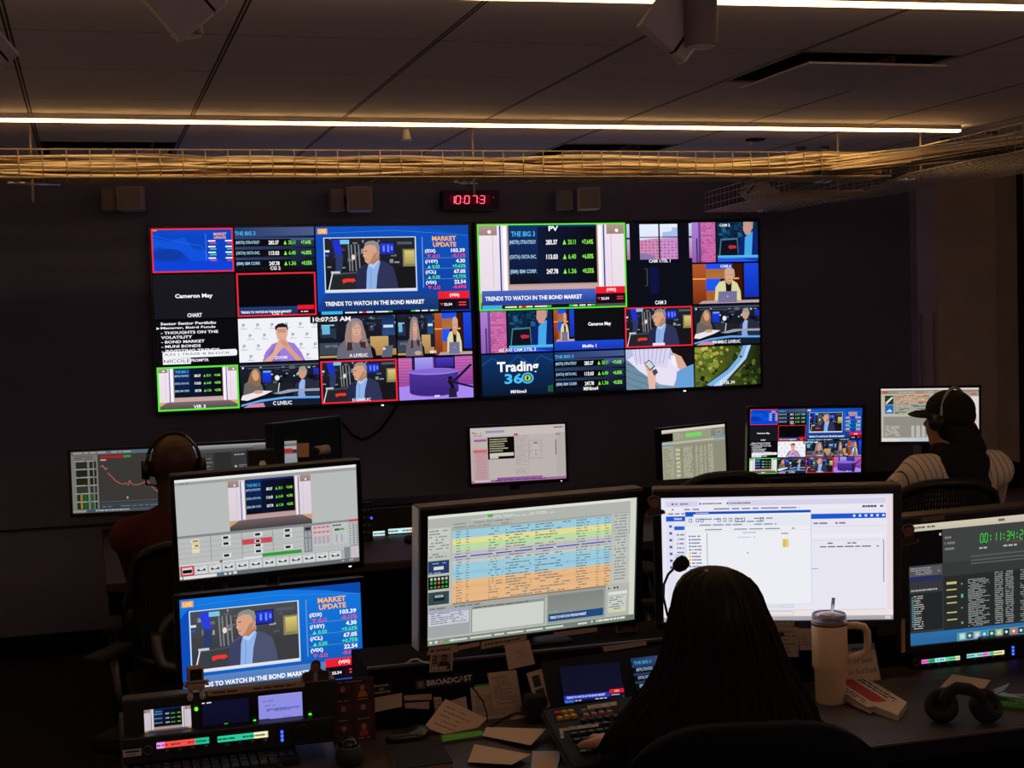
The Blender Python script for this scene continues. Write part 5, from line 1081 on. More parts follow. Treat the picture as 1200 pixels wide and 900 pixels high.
def hair_pt(xl, y, xr, dep, a, f=1.0):
    A_, B_ = PD(xl, y, 2.90), PD(xr, y, 2.90); c = (A_+B_)/2; hx = (B_-A_)/2; back = V((0, 0, 0)); fw = V((_f.x, _f.y, 0)).normalized()
    w = 1+.018*sin(a*17+ph[0]+y*.02)+.014*sin(a*29+ph[1]-y*.03)+.01*sin(a*43+ph[2])
    return c+hx*cos(a)*(1 if abs(sin(a)) < .3 else w)*f+fw*dep*sin(a)*w*f
for y, xl, xr, dep in hp:
    for k in range(NA): vv.append(hair_pt(xl, y, xr, dep, 2*pi*k/NA))
for j in range(len(hp)-1):
    for k in range(NA): ff.append((j*NA+k, j*NA+(k+1) % NA, (j+1)*NA+(k+1) % NA, (j+1)*NA+k))
ff += [list(range(NA)), list(range((len(hp)-1)*NA, len(hp)*NA))[::-1]]
hair = MB().add(vv, ff, None, True).build('long_hair', M_hair, tm)
st = MB()
for i in range(110):                   # loose strands down the back and the sides
    a = pi+(i+.5)/110*pi+R.uniform(-.03, .03); out = 1.004+.03*R.random()**3; j0 = R.choice((1, 2, 3, 4, 6)); da = R.uniform(-.25, .25)
    st.tube([hair_pt(q_[1], q_[0], q_[2], q_[3], a+da*n_/10, out+.004*n_*R.random()*.5) for n_, q_ in enumerate(hp[j0:-1])], .0014, 4)
st.build('hair_strands', M_hair, tm)
MB().sphere(PD(828, 669, 2.83), .004, 10).build('hair_glint', M_alu, tm)  # small bright sphere stands in for a highlight dot on the hair
# her chair: padded back right behind her
cc = PD(915, 850, 2.42)
t = thing('office_chair', 'black high backed office chair in the foreground that the woman sits in', 'chair', (cc.x, cc.y+.22, 0), radians(-14)); M = wmat(t)
for k in range(5):
    a = 2*pi*k/5; bl_ = MB().tube([(0, 0, .09), (.29*cos(a), .29*sin(a), .06)], [.024, .015], 8, M).build('base_leg', M_black, t)
    MB().tube([M @ V((.29*cos(a)-.012, .29*sin(a), .028)), M @ V((.29*cos(a)+.012, .29*sin(a), .028))], .027, 14).build('caster', M_rub, bl_)
MB().cyl((0, 0, .09), (0, 0, .42), .028, 14, M).build('gas_lift', M_grey, t)
MB().box((0, .02, .45), (.50, .46, .08), M, .03).build('seat', M_rub, t)
bk = MB(); vv = []; ff = []; nu, nv = 20, 14
for s in (0, 1):
    for j in range(nv+1):
        v = j/nv; 
        for i in range(nu+1):
            u = -1+2*i/nu; w = .235*(1-.10*abs(v-.55)); e = (1-abs(u)**5)
            vv.append(M @ V((u*w, -.24-.06*v+.05*u*u+(.045 if s else -.0)*e, .56+.505*v-(.085*abs(u)**3.5 if v > .5 else -.05*abs(u)**4)*abs(2*v-1))))
N = (nu+1)*(nv+1)
for j in range(nv):
    for i in range(nu): a = j*(nu+1)+i; ff += [(a, a+1, a+nu+2, a+nu+1), (a+N, a+nu+1+N, a+nu+2+N, a+1+N)]
for i in range(nu): a = i; b2 = nv*(nu+1)+i; ff += [(a, a+N, a+1+N, a+1), (b2, b2+1, b2+1+N, b2+N)]
for j in range(nv): a = j*(nu+1); b2 = a+nu; ff += [(a, a+nu+1, a+nu+1+N, a+N), (b2, b2+N, b2+nu+1+N, b2+nu+1)]
o = bk.add(vv, ff, None, True).build('backrest', mat('black_upholstery', '#050505', .95, spec=.15), t)
MB().box((0, -.285, .52), (.06, .03, .22), M, .01).build('back_bracket', M_black, t)
# --- empty chairs in the front row
pc = PD(860, 556, 5.75); mesh_chair('empty black mesh office chair whose rounded top shows above the white foreground monitor', (pc.x, pc.y+.25, 0), radians(-8), top=pc.z, wide=.40, crown=.055)
pc = PD(738, 700, 5.0); mesh_chair('empty black office chair seen between the two big foreground monitors', (pc.x+.0, pc.y, 0), radians(60), top=.98, wide=.44, silver=True)
pc = PD(185, 760, 4.55); mesh_chair('empty office chair with a silver frame between the bald man and the foreground desk', (pc.x+.10, pc.y+.10, 0), radians(150), top=.78, wide=.44, silver=True)

# ------------------------------------------------------------------ equipment racks on the left of the foreground desk
YR = 3.33
def rect_on(py_y, x0, y0, x1, y1, off=0):
    """rectangle standing in the plane Y=py_y that covers these places in the photo"""
    tl, tr, bl = PY(x0, y0, py_y), PY(x1, y1, py_y), None
    return tl, tr
def vplate(x0, z0, x1, z1, y): return frame_m(((x0+x1)/2, y, (z0+z1)/2)), x1-x0, z1-z0
t = thing('preview_monitor_rack', 'rack unit with three small preview screens at the bottom left of the photo', 'rack monitor', (.28, 3.45, DZ))
MB().box((.285, 3.367, .857), (.49, .05, .092), None, .004).build('chassis', M_black, t)
def small_scr(tl, tr, bl, fn, m, lbl=None, y=3.337):
    a, b2, c = PY(*tl, y), PY(*tr, y), PY(*bl, y); M = frame_m(((a.x+b2.x)/2, y, (a.z+c.z)/2)); w, h = b2.x-a.x, a.z-c.z
    P = Pic(); fn(P); P.build('screen_image', M, w, h, t, m, 1e-5)
    f = MB(); f.box((0, .002, h/2+.002), (w+.008, .006, .004), M).box((-w/2-.002, .002, 0), (.004, .006, h), M).box((w/2+.002, .002, 0), (.004, .006, h), M); f.build('screen_frame', M_bez, t)
    Q = Pic(); Q.r(0, 0, 1, 1, '#b89c80'); Q.dash(.4, .2, .65, .8, 1, '#3c2c20', 3, 1, .6, 0)
    Q.build('label_strip', M @ Matrix.Translation((0, -.0015, -h/2-.007)), w, .009, t, M_pap, 1e-5)
def virtp(P): virt(P); P.r(.4, .92, .5, .98, '#50e830')
def nosig(P): P.g(0, 0, 1, 1, '#0c0e2c', '#0a0b22'); P.rs([(0, .02, .06, .06), (.1, .02, .2, .06)], '#e8ecf8'); P.r(.46, .90, .54, .97, '#50e830')
def docp(P):
    P.r(0, 0, 1, 1, '#9c9cf8'); P.r(0, 0, 1, .03, '#b8b8ff'); P.dash(.1, .2, .5, .28, 1, '#6868c0', 2); P.dash(.15, .38, .4, .46, 1, '#6060b8', 3); P.rs([(.18, .54, .95, .62)], '#7c7ce0'); P.dash(.18, .54, .9, .68, 2, '#5c5cb8', 4, .8, .4, .1); P.r(.0, .93, .25, 1, '#5050a0'); P.rs([(.55, .92, .75, .94)], '#7070d0')
small_scr((168.5, 832.2), (223.4, 826.3), (170.2, 862.5), virtp, paint_mat('display_small', True, .7))
small_scr((236.5, 823.2), (291, 817), (238.5, 853.5), nosig, M_scr)
small_scr((302.5, 815.8), (353.8, 810.7), (304.8, 845), docp, paint_mat('display_small2', True, .8))
for x, y in ((230, 831), (231.5, 854), (298.5, 845.5), (363.5, 838)): p = PY(x, y, 3.338); MB().sphere(p, (.0042, .003, .0045), 12).build('indicator_light', M_leds['green'], t)
for k, (x, y) in enumerate([(296, 826), (296.5, 832), (297, 838), (358, 820), (358.5, 826), (359, 832)]): p = PY(x, y, 3.338); MB().box(p, (.006, .006, .006), None, .001).build('button', M_rub, t)
# tape label along the top
Q = Pic(); Q.r(0, 0, 1, 1, '#b08c68'); Q.dash(.05, .2, .9, .8, 1, '#4c3018', 8, .6, .5, 0)
a, b2 = PY(243, 813, 3.334), PY(357, 801, 3.334)
o = Q.build('tape_label', frame_m(((a.x+b2.x)/2, 3.334, (a.z+b2.z)/2)), (b2-a).length, .014, None, M_pap, 1e-5); tag(o, 'strip of beige masking tape with handwriting along the top of the three screen rack', 'label')

def intercom(lb, x0, x1, z0, z1, y, strips, tilt=0, keypad=None, knob=None, jack=None, grp='intercom panels', dep=.2):
    t = thing('intercom_panel', lb, 'intercom panel', ((x0+x1)/2, y+.1, z0), group=grp)
    MB().box(((x0+x1)/2, y+dep/2, (z0+z1)/2), (x1-x0, dep, z1-z0), None, .003).build('chassis', M_black, t)
    for (sx0, sz0, sx1, sz1), cols in strips:
        P = Pic(); P.r(0, 0, 1, 1, '#101010'); x = 0
        for c, w in cols:
            P.r(x, .02, x+w, .98, c)
            P.dash(x+.01, .3, x+w-.01, .75, 1, '#20504c' if c not in ('#f05048', '#e83830') else '#a02820', int(x*50)+3, .7, .6, 0); x += w
        P.build('key_display', frame_m(((sx0+sx1)/2, y-.001, (sz0+sz1)/2)), sx1-sx0, sz1-sz0, t, M_scr, 1e-5)
        n = 8; k = MB()
        for i in range(n): MB().box((sx0+(sx1-sx0)*(i+.5)/n, y-.002, sz0-.006), ((sx1-sx0)/n*.62, .006, .0065), None, .001).build('key', M_grey if i % 2 else M_rub, t)
    if keypad:
        for i in range(3):
            for j in range(3): MB().box((keypad[0]+.0085*i, y-.002, keypad[1]-.0095*j), (.006, .005, .0065), None, .001).build('keypad_button', M_leds['blue'] if i == 1 else M_rub, t)
    if knob: MB().lathe([(.019, 0), (.018, .010), (.012, .011)], 24, Matrix.Translation((knob[0], y, knob[1])) @ Matrix.Rotation(pi/2, 4, 'X')).build('speaker_grille', M_rub, t)
    if jack: MB().tube([(jack[0]+.0095*cos(a*pi/10), y-.002, jack[1]+.0095*sin(a*pi/10)) for a in range(21)], .0018, 6).build('headset_jack', M_grey, t)
    return t
q = lambda x, y, Y=3.30: PY(x, y, Y)
a, b2 = q(183.5, 875), q(245, 866); c, d = q(255, 867), q(314, 859.5)
intercom('black intercom panel with red and green lit key labels at the bottom left', .035, .515, .765, .825, 3.30,
    [((a.x, (a.z+b2.z)/2-.0075, b2.x, (a.z+b2.z)/2+.0075), [('#f090e8', .15), ('#f05048', .58), ('#20c090', .27)]), ((c.x, (c.z+d.z)/2-.0075, d.x, (c.z+d.z)/2+.0075), [('#28c898', .72), ('#f8f0b8', .28)])],
    keypad=(q(326, 860).x, q(326, 858).z), knob=(q(354, 857).x, q(354, 857).z), jack=(q(173, 879).x, q(173, 879).z))
a = q(144, 884); b2 = q(166, 880)
Q = Pic(); Q.r(0, 0, 1, 1, '#a89c90'); Q.r(.05, .08, .95, .92, '#c8bcae'); Q.r(.12, .2, .88, .48, '#3c342c'); Q.dash(.15, .6, .85, .85, 1, '#5c5048', 2, .9, .6, 0)
tag(Q.build('sticker', frame_m(((a.x+b2.x)/2, 3.2985, (a.z+b2.z)/2)), b2.x-a.x, .017, None, M_pap, 1e-5), 'small pale sticker at the left end of the lower left intercom panel', 'sticker')
a, b2, c, d = [PY(x, y, 3.47) for x, y in ((1080, 797), (1125, 791), (1133, 788.5), (1177, 783.5))]
intercom('black intercom panel with pink, green and yellow lit key labels at the right edge', 2.17, 2.66, .70+.032, .795, 3.47-.0,
    [((a.x, .745, b2.x, .757), [('#f070c8', .18), ('#28b078', .17), ('#a8e8e8', .28), ('#58d098', .25), ('#f0f0c0', .12)]), ((c.x, .747, d.x, .759), [('#90e0e0', .42), ('#f090d8', .18), ('#58d098', .12), ('#f8f0a8', .28)])], keypad=(PY(1184, 783, 3.47).x, .764), jack=(PY(1073, 797, 3.47).x, .752), dep=.055)
P = Pic(); P.r(0, 0, 1, 1, '#e83830'); P.rs([(.1, .3, .3, .7), (.5, .3, .75, .7)], '#f8d0c8'); 
a, b2, c, d = [PY(x, y, 6.66) for x, y in ((430, 627), (450, 624), (454, 623), (484, 620))]
intercom('black intercom panel with two white lit label strips on the front row desk', .93, 1.62, .735, .86, 6.64, [((a.x, b2.z-.012, b2.x, b2.z+.012), [('#c8f0f0', .5), ('#d8f4f8', .5)]), ((c.x, d.z-.012, d.x, d.z+.012), [('#c8f0f4', .8), ('#f8d8a8', .2)])], dep=.028)
p = PY(429, 608, 6.5); t = thing('remote_panel', 'small upright black remote panel with buttons beside the upper left foreground monitor', 'remote panel', (p.x, 6.5, DZ))
MB().box((p.x, 6.5, (DZ+PY(429, 588, 6.5).z)/2), (.055, .03, PY(429, 588, 6.5).z-DZ), None, .003).build('body', M_black, t)
for i in range(2):
    for j in range(4): MB().box((p.x-.012+.022*i, 6.483, PY(429, 597, 6.5).z-.035*j), (.014, .004, .012), None, .001).build('button', M_grey, t)
MB().sphere((p.x+.022, 6.483, PY(429, 607, 6.5).z), .006, 10).build('blue_light', M_leds['blue'], t)
p = PY(483, 625, 6.4); t = thing('computer_mouse', 'small dark mouse on the front row desk beside the silver edged monitor', 'mouse', PZ(480, 632, DZ))
MB().sphere(PZ(482, 632, DZ+.012), (.035, .055, .022), 16).build('shell', M_black, t); MB().sphere(PZ(482, 632, DZ+.012)+V((0, -.02, .02)), (.004, .01, .006), 8).build('wheel', M_grey, t)
# box and cup in front of the sideways monitor
p = PY(308, 553, 6.72); t = thing('storage_box', 'small dark box with an arch shaped pale tag in front of the chat monitor', 'box', (p.x, 6.72, DZ))
zt = PY(308, 527, 6.72).z; MB().box((p.x, 6.76, (DZ+zt)/2), (.13, .08, zt-DZ), None, .004).build('box_body', M_black, t)
MB().prism([(-.016, -.03), (.016, -.03), (.016, .01), (.009, .024), (-.009, .024), (-.016, .01)], .004, frame_m((p.x, 6.717, zt-.075))).build('arch_tag', mat('tag_grey', '#e4dcdc', .6), t)
tl, tr, bl = PY(347.5, 519.5, 6.85), PY(362, 519, 6.85), PY(348, 536, 6.85); M, w, h = quad_m(tl, tr, bl)
P = Pic(); P.r(0, 0, 1, 1, '#c8a090'); t = tag(P.build('note_paper', M, w, h, None, M_pap), 'small square pink note in front of the switched off monitor', 'note')
p = PY(379, 527.5, 6.8); t = thing('webcam', 'small grey cylinder webcam in front of the switched off black monitor', 'webcam', (p.x, 6.8, p.z))
MB().cyl((p.x-.035, 6.78, p.z), (p.x+.025, 6.84, p.z), .022, 18).build('body', M_spk, t); MB().cyl((p.x-.038, 6.777, p.z), (p.x-.030, 6.785, p.z), .018, 18).build('lens_ring', M_black, t); MB().cyl((p.x, 6.81, p.z-.02), (p.x, 6.81, DZ), .008, 8).build('post', M_black, t)

# keyboards
def keyboard(lb, c, w, d, rz, cols, rows, km=M_black, numpad=False):
    t = thing('keyboard', lb, 'keyboard', c, rz, 'keyboards'); M = wmat(t) @ Matrix.Rotation(radians(4), 4, 'X')
    MB().box((0, 0, .010), (w, d, .02), M, .004).build('case', M_rub, t)
    k = MB(); kw = (w-.02)/cols; kd = (d-.02)/rows
    for i in range(cols):
        for j in range(rows): k.box((-w/2+.01+kw*(i+.5), -d/2+.01+kd*(j+.5), .024), (kw*.84, kd*.84, .010), M, .0015)
    k.build('keycaps', km, t)
KC = mat('keycap_dark', '#2a2a38', .4)
p = PZ(248, 893, DZ); keyboard('dark keyboard below the lower left intercom panel', (p.x-.02, p.y-.08, DZ), .34, .13, 0, 15, 5, KC)
p = PZ(322, 886, DZ); keyboard('small numeric keypad right of the dark keyboard at the bottom left', (p.x, p.y-.04, DZ), .095, .10, 0, 4, 4, KC)
p = PZ(590, 737, DZ)
# trackball mouse
p = PZ(410, 893, DZ); t = thing('trackball', 'shiny black trackball mouse at the bottom, left of the black notebook', 'mouse', p)
MB().sphere(p+V((0, 0, .014)), (.034, .05, .022), 20).build('shell', M_rub, t); MB().sphere(p+V((0, .01, .034)), .024, 24).build('ball', mat('glossy_ball', '#0a0c14', .08), t)
MB().tube([p+V((.026*cos(a*pi/8), .01+.026*sin(a*pi/8), .034)) for a in range(17)], .002, 6).build('ball_ring', M_grey, t)

# retro computer figurine
p = PY(229, 797, 3.32); t = thing('desk_figurine', 'small beige retro computer shaped figurine standing on the three screen rack', 'figurine', (p.x, 3.35, .9))
FB = mat('aged_beige_plastic', '#9c8468', .6); z = lambda yy: PY(229, yy, 3.32).z
M = frame_m((p.x, 3.32, z(790)), radians(4))
MB().box((0, 0, 0), (.036, .030, .036), M, .004).build('monitor_head', FB, t); MB().box((0, -.0155, .002), (.027, .002, .025), M, .0006).build('screen', M_rub, t)
MB().box((0, 0, -.026), (.038, .034, .014), M, .003).build('body', FB, t)
for s in (-1, 1):
    MB().tube([M @ V((s*.018, 0, -.022)), M @ V((s*.026, -.006, -.018)), M @ V((s*.023, -.014, -.022))], .0045, 8).build('arm', FB, t)
    MB().tube([M @ V((s*.010, 0, -.03)), M @ V((s*.012, -.004, -.045))], .004, 8).build('leg', FB, t); MB().sphere(M @ V((s*.014, -.006, -.050)), (.0075, .010, .009), 14).build('foot', mat('foot_beige', '#b8a898', .5), t)

# ------------------------------------------------------------------ paper cut-outs of people
def cutout(lb, c, h, kind, yaw=0, cat='cutout', tilt=0):
    """a flat printed card figure with a pale border"""
    if kind == 'bust': pts = [(-.34, 0), (-.42, .12), (-.30, .28), (-.14, .40), (-.16, .52), (-.24, .60), (-.30, .78), (-.24, .94), (-.08, 1.0), (.12, .99), (.24, .9), (.28, .74), (.24, .58), (.2, .42), (.30, .36), (.46, .30), (.50, .16), (.16, .08)]
    elif kind == 'arms': pts = [(-.62, 0), (-.66, .30), (-.56, .46), (-.30, .50), (-.22, .60), (-.20, .80), (-.12, .96), (.04, 1.0), (.20, .96), (.26, .80), (.24, .60), (.34, .50), (.62, .46), (.68, .36), (.64, .02), (.40, .0)]
    else: pts = [(-.44, 0), (-.50, .22), (-.34, .40), (-.18, .48), (-.24, .66), (-.20, .88), (-.06, 1), (.1, 1), (.22, .88), (.24, .66), (.16, .5), (.24, .44), (.40, .46), (.52, .34), (.42, .18), (.46, 0)]
    M = frame_m(c, radians(yaw), radians(tilt)); t = thing('paper_cutout', lb, cat, c, 0)
    MB().prism([(x*h, y*h) for x, y in pts], .0012, M).build('card', mat('card_border', '#8a7468', .8), t)
    P = Pic(); cx = sum(p_[0] for p_ in pts)/len(pts); sh = lambda x, y, k=.90: ((x-cx)*k+cx+.75, 1-((y-.5)*k+.5))
    f = lambda L: [((x)/1.5+.5, 1-y) for x, y in L]
    P.p(f([((x-cx)*.88+cx, (y-.5)*.93+.5) for x, y in pts]), '#3a241a')
    P.p(f([(-.18, .5), (-.2, .8), (-.1, .93), (.1, .94), (.2, .8), (.16, .5), (0, .42)]), '#7c5240'); P.p(f([(-.2, .78), (-.14, .93), (.02, .97), (.18, .92), (.22, .76), (.1, .86), (-.1, .84)]), '#20120c')
    P.rs([((-.10)/1.5+.5, .30, (-.03)/1.5+.5, .32), ((.04)/1.5+.5, .30, (.11)/1.5+.5, .32)], '#20120c'); P.r(.48, .43, .53, .45, '#5c2c24')
    if kind != 'bust': P.p(f([(-.08, 0), (-.1, .4), (0, .46), (.1, .4), (.08, 0)]), '#8c7c70' if kind == 'arms' else '#6c3020'); P.p(f([(-.2, .5), (-.05, .62), (.12, .56), (.02, .48)]) if kind == 'arms' else f([(-.3, .1), (-.1, .2), (.1, .2), (.3, .1), (.1, .05)]), '#6c4838')
    o = P.build('printed_figure', M @ Matrix.Translation((0, -.0010, h/2)), h*1.5, h, t, M_pap, 1e-5)
    return t
p = PY(370, 799, 3.32); cutout('paper cutout of a man covering his mouth, before the blue broadcast monitor', (p.x, 3.32, p.z), .052, 'arms')
p = on_plane(MRt, 767, 606, -.012); cutout('printed paper cutout of a head stuck on the left edge of the browser monitor', tuple(p), .058, 'bust', -21.3, tilt=-4.8)
p = on_plane(MRR, 1064, 640, -.012); cutout('paper cutout of a head on the top left corner of the right edge monitor', tuple(p), .062, 'bust', -10.4, tilt=-6.7)
p = PY(735, 758, 3.60); cutout('printed paper cutout of a figure standing below the rundown monitor', (p.x, 3.60, RT), .066, 'figure')

# ------------------------------------------------------------------ papers, labels and notes
def sheet(name, lb, q4, draw, cat='paper', group=None, thick=.0006):
    tl, tr, br, bl = [V(a) for a in q4]
    nn_ = (tr-tl).cross(bl-tl).normalized(); br = br-nn_*((br-tl).dot(nn_)); t = None; M, w, h = quad_m(tl, tr, bl)
    P = Pic(); draw(P)
    # the print follows the sheet's own four corners
    me_o = P.build(name, M, w, h, None, M_pap, 1e-5)
    me = me_o.data
    for v in me.vertices:
        l = M.inverted() @ v.co; u, s_ = l.x/w+.5, .5-l.z/h
        q = tl*(1-u)*(1-s_)+tr*u*(1-s_)+br*u*s_+bl*(1-u)*s_
        v.co = q+(M.to_3x3() @ V((0, l.y, 0)))
    n = (M.to_3x3() @ V((0, 1, 0)))*thick
    bm = bmesh.new(); bm.from_mesh(me); vs = [bm.verts.new(p_+n*k) for k in (.02, 1) for p_ in (tl, tr, br, bl)]
    lay = bm.loops.layers.float_color.get('Col'); cc = (*P.R.c[0][0], 1)
    for f in ((0, 1, 2, 3), (7, 6, 5, 4), (0, 4, 5, 1), (1, 5, 6, 2), (2, 6, 7, 3), (3, 7, 4, 0)):
        fa = bm.faces.new([vs[i] for i in f])
        for l in fa.loops: l[lay] = cc
    bm.to_mesh(me); bm.free()
    return tag(me_o, lb, cat, group)
def pq(L, y): return [PY(x, yy, y) for x, yy in L]
def mq(L, M, off=-.0085): return [on_plane(M, x, yy, off) for x, yy in L]
def zq(L, z): return [PZ(x, yy, z) for x, yy in L]
def note(base='#c8a888', rows=8, ink='#5a4234', seed=1, box=(.1, .1, .9, .9), fill=.8):
    def d(P): P.r(0, 0, 1, 1, base); P.dash(*box, rows, ink, seed, fill, .28, .4)
    return d
def tape(base='#b08e6c', ink='#4a3020', seed=2):
    def d(P): P.r(0, 0, 1, 1, base); P.dash(.08, .2, .92, .8, 1, ink, seed, .8, .45, .2)
    return d
YF = 3.462      # face of the raised ledge
def idcard(P):
    P.r(0, 0, 1, 1, '#b89878'); P.r(.06, .06, .94, .94, '#8c7058'); P.p([(.35, .7), (.4, .5), (.5, .44), (.72, .44), (.84, .55), (.9, .7), (.9, .9), (.35, .9)], '#1c1410'); P.e(.62, .32, .13, .2, '#6c4430'); P.p([(.49, .28), (.5, .12), (.74, .12), (.76, .3), (.7, .2), (.55, .2)], '#181210')
    P.dash(.1, .1, .3, .6, 3, '#1c1410', 4, 1, .7, 0); P.r(.06, .7, .6, .9, '#6c5442'); P.t('SHE SAID', .08, .72, .76, .88, '#e0c8a8')
YM = 3.452
sheet('tape_label', 'handwritten tape label on the lower left corner of the rundown monitor', mq([(503, 759), (536, 755), (537, 764), (500, 768)], MC), tape(seed=2), 'label')
sheet('photo_card', 'small printed card with a portrait hanging below the rundown monitor', pq([(505, 766), (531, 764), (530, 786), (503, 788)], 3.456), idcard, 'card')
sheet('tape_label', 'short blank tape label beside the handwritten one under the rundown monitor', mq([(537, 757), (562, 752), (562, 757), (537, 762)], MC), tape(ink='#b08e6c'), 'label')
sheet('tape_label', 'long handwritten tape label under the middle of the rundown monitor', mq([(564, 752), (617, 744), (617, 750), (564, 761)], MC), tape(seed=7), 'label')
sheet('tape_label', 'plain tape label under the right part of the rundown monitor', mq([(649, 741), (700, 735), (700, 740), (649, 747)], MC), tape(ink='#9c7c5c', seed=3), 'label')
sheet('note_paper', 'small white note with three lines hanging below the rundown monitor', pq([(591, 756), (620, 750), (627, 778), (596, 785)], 3.456), note(rows=6, box=(.4, .3, .9, .65), seed=3), 'note')
sheet('tape_label', 'tape label under the printed figure cutout', pq([(706, 758), (757, 751), (758, 756), (708, 764)], 3.455), tape(ink='#a08060', seed=4), 'label')
def green(P): P.r(0, 0, 1, 1, '#5ca828')
sheet('green_sheet', 'bright green sheet behind the printed page on the raised ledge', pq([(556, 803), (606, 797), (615, 835), (563, 842)], YF), green, 'paper')
sheet('printed_sheet', 'wide printed page with a table on the ledge, behind the denser page', pq([(551, 806), (604, 800), (613, 850), (556, 856)], YF-.003), note(rows=14, seed=5, box=(.08, .2, .92, .7)), 'paper')
sheet('printed_sheet', 'densely printed page stuck on the ledge in front of the green sheet', pq([(571, 789), (605, 785), (612, 828), (579, 831)], YF-.006), note(rows=14, seed=6), 'paper')
sheet('note_paper', 'small torn note at the left of the crossed papers on the ledge', pq([(508, 817), (517, 817), (520, 834), (510, 836)], YF), note(rows=3, seed=8), 'note')
sheet('note_paper', 'blank note partly hidden behind the tilted handwritten sheet', pq([(526, 822), (546, 816), (549, 838), (530, 838)], YF), note(rows=1, ink='#c8a888'), 'note')
def hand(P):
    P.r(0, 0, 1, 1, '#c4a384')
    for i in range(5): P.dash(.12, .15+.15*i, .85, .22+.15*i, 1, '#4a3426', i+20, .85, .35, .35)
sheet('handwritten_sheet', 'tilted handwritten sheet leaning on the ledge above the green strip', [PY(522, 819, 3.44), PY(571, 842, 3.42), PY(545, 866, 3.36), PY(497, 852, 3.38)], hand, 'paper')
sheet('green_sheet', 'narrow bright green paper lying below the tilted handwritten sheet', [PZ(517, 862, .745), PZ(564, 856, .745), PZ(566, 862, .738), PZ(519, 869, .738)], green, 'paper')
sheet('name_label', 'blank rectangular label on the ledge beside the brown portrait board', pq([(437, 818), (471, 812), (471, 828), (438, 835)], YF), note(rows=1, ink='#c8a888'), 'label')
sheet('name_label', 'upper of the two narrow blank labels on the ledge', pq([(473, 815), (506, 813), (506, 820), (474, 821)], YF), note(rows=1, ink='#c8a888', base='#b09478'), 'label')
sheet('name_label', 'lower of the two narrow blank labels on the ledge', pq([(474, 824), (503, 822), (503, 831), (475, 830)], YF), note(rows=1, ink='#c8a888', base='#b09478'), 'label')
def plate(P): P.r(0, 0, 1, 1, '#1a1414'); P.r(.03, .15, .16, .9, '#5c4c34'); P.r(.06, .25, .13, .8, '#8c7848'); P.t('BROADCAST', .20, .2, .98, .75, '#d8c8b8')
sheet('name_plate', 'dark name plate reading BROADCAST on the raised ledge', pq([(486, 797), (554, 788), (555, 800), (487, 809)], YF), plate, 'sign')
def desg(P): P.r(0, 0, 1, 1, '#1a1212'); P.t('Designed', .15, .02, .85, .32, '#c8a888'); P.t('and', .38, .38, .62, .58, '#c8a888'); P.t('installed by', .05, .66, .95, .98, '#c8a888')
sheet('name_plate', 'small dark plate reading Designed and installed by', pq([(435, 803), (458, 800), (459, 812), (436, 815)], YF), desg, 'sign')
def board(P):
    P.r(0, 0, 1, 1, '#3c1c10'); P.dash(.15, .02, .85, .06, 1, '#a08070', 2, .8, .5, 0)
    for j in range(3):
        for i in range(2):
            x, y = .08+.46*i, .09+.30*j; P.g(x, y, x+.36, y+.22, '#54281a', '#3a1a10'); P.p([(x+.06, y+.2), (x+.1, y+.12), (x+.18, y+.1), (x+.26, y+.12), (x+.3, y+.2)], ['#181420', '#c86830', '#402020', '#20202c', '#2c2430', '#a04028'][j*2+i]); P.e(x+.18, y+.06, .055, .045, '#a87458'); P.dash(x+.05, y+.225, x+.32, y+.245, 1, '#c8b0a0', j*2+i, .9, .5, 0)
t = sheet('portrait_board', 'dark brown board with six small portraits standing left of the ledge labels', pq([(388, 798), (438, 793), (441, 868), (391, 875)], 3.40), board, 'poster', thick=.004)
def frames(P):
    P.r(0, 0, 1, 1, '#a08468'); P.rs([(.14, .12, .42, .42), (.12, .48, .45, .70)], '#14100c'); P.rs([(.5, .10, .60, .8)], '#a89078'); P.rs([(.66, .1, .90, .28), (.66, .3, .90, .48)], '#3c5828'); P.rs([(.66, .5, .9, .86)], '#9c8468'); P.r(.16, .75, .44, .9, '#6c5c40'); P.rs([(.52, .82, .62, .92)], '#c8a060')
sheet('clipped_card', 'pale card with black and green boxes propped at the left of the switcher', [PY(617, 789, 3.44), PY(647, 780, 3.44), PY(660, 823, 3.37), PY(630, 833, 3.37)], frames, 'card', thick=.002)
sheet('loose_paper', 'crumpled blank sheet lying beside the dark cable block, left of the switcher', [PZ(570, 852, .742), PZ(640, 854, .755), PZ(622, 874, .742), PZ(565, 862, .737)], note(rows=1, ink='#c8a888'), 'paper')
sheet('loose_paper', 'blank sheet with a turned corner at the bottom edge of the photo', [PZ(556, 872, .737), PZ(622, 884, .745), PZ(600, 899, .737), PZ(548, 893, .737)], note(rows=1, ink='#c8a888'), 'paper')
def pad(P): P.r(0, 0, 1, 1, '#a8a8b8'); P.r(.12, .18, .88, 1, '#c0a080')
sheet('note_pad', 'pale note pad cut off by the bottom edge of the photo', zq([(624, 880), (658, 880), (652, 903), (622, 903)], .737), pad, 'notepad', thick=.006)
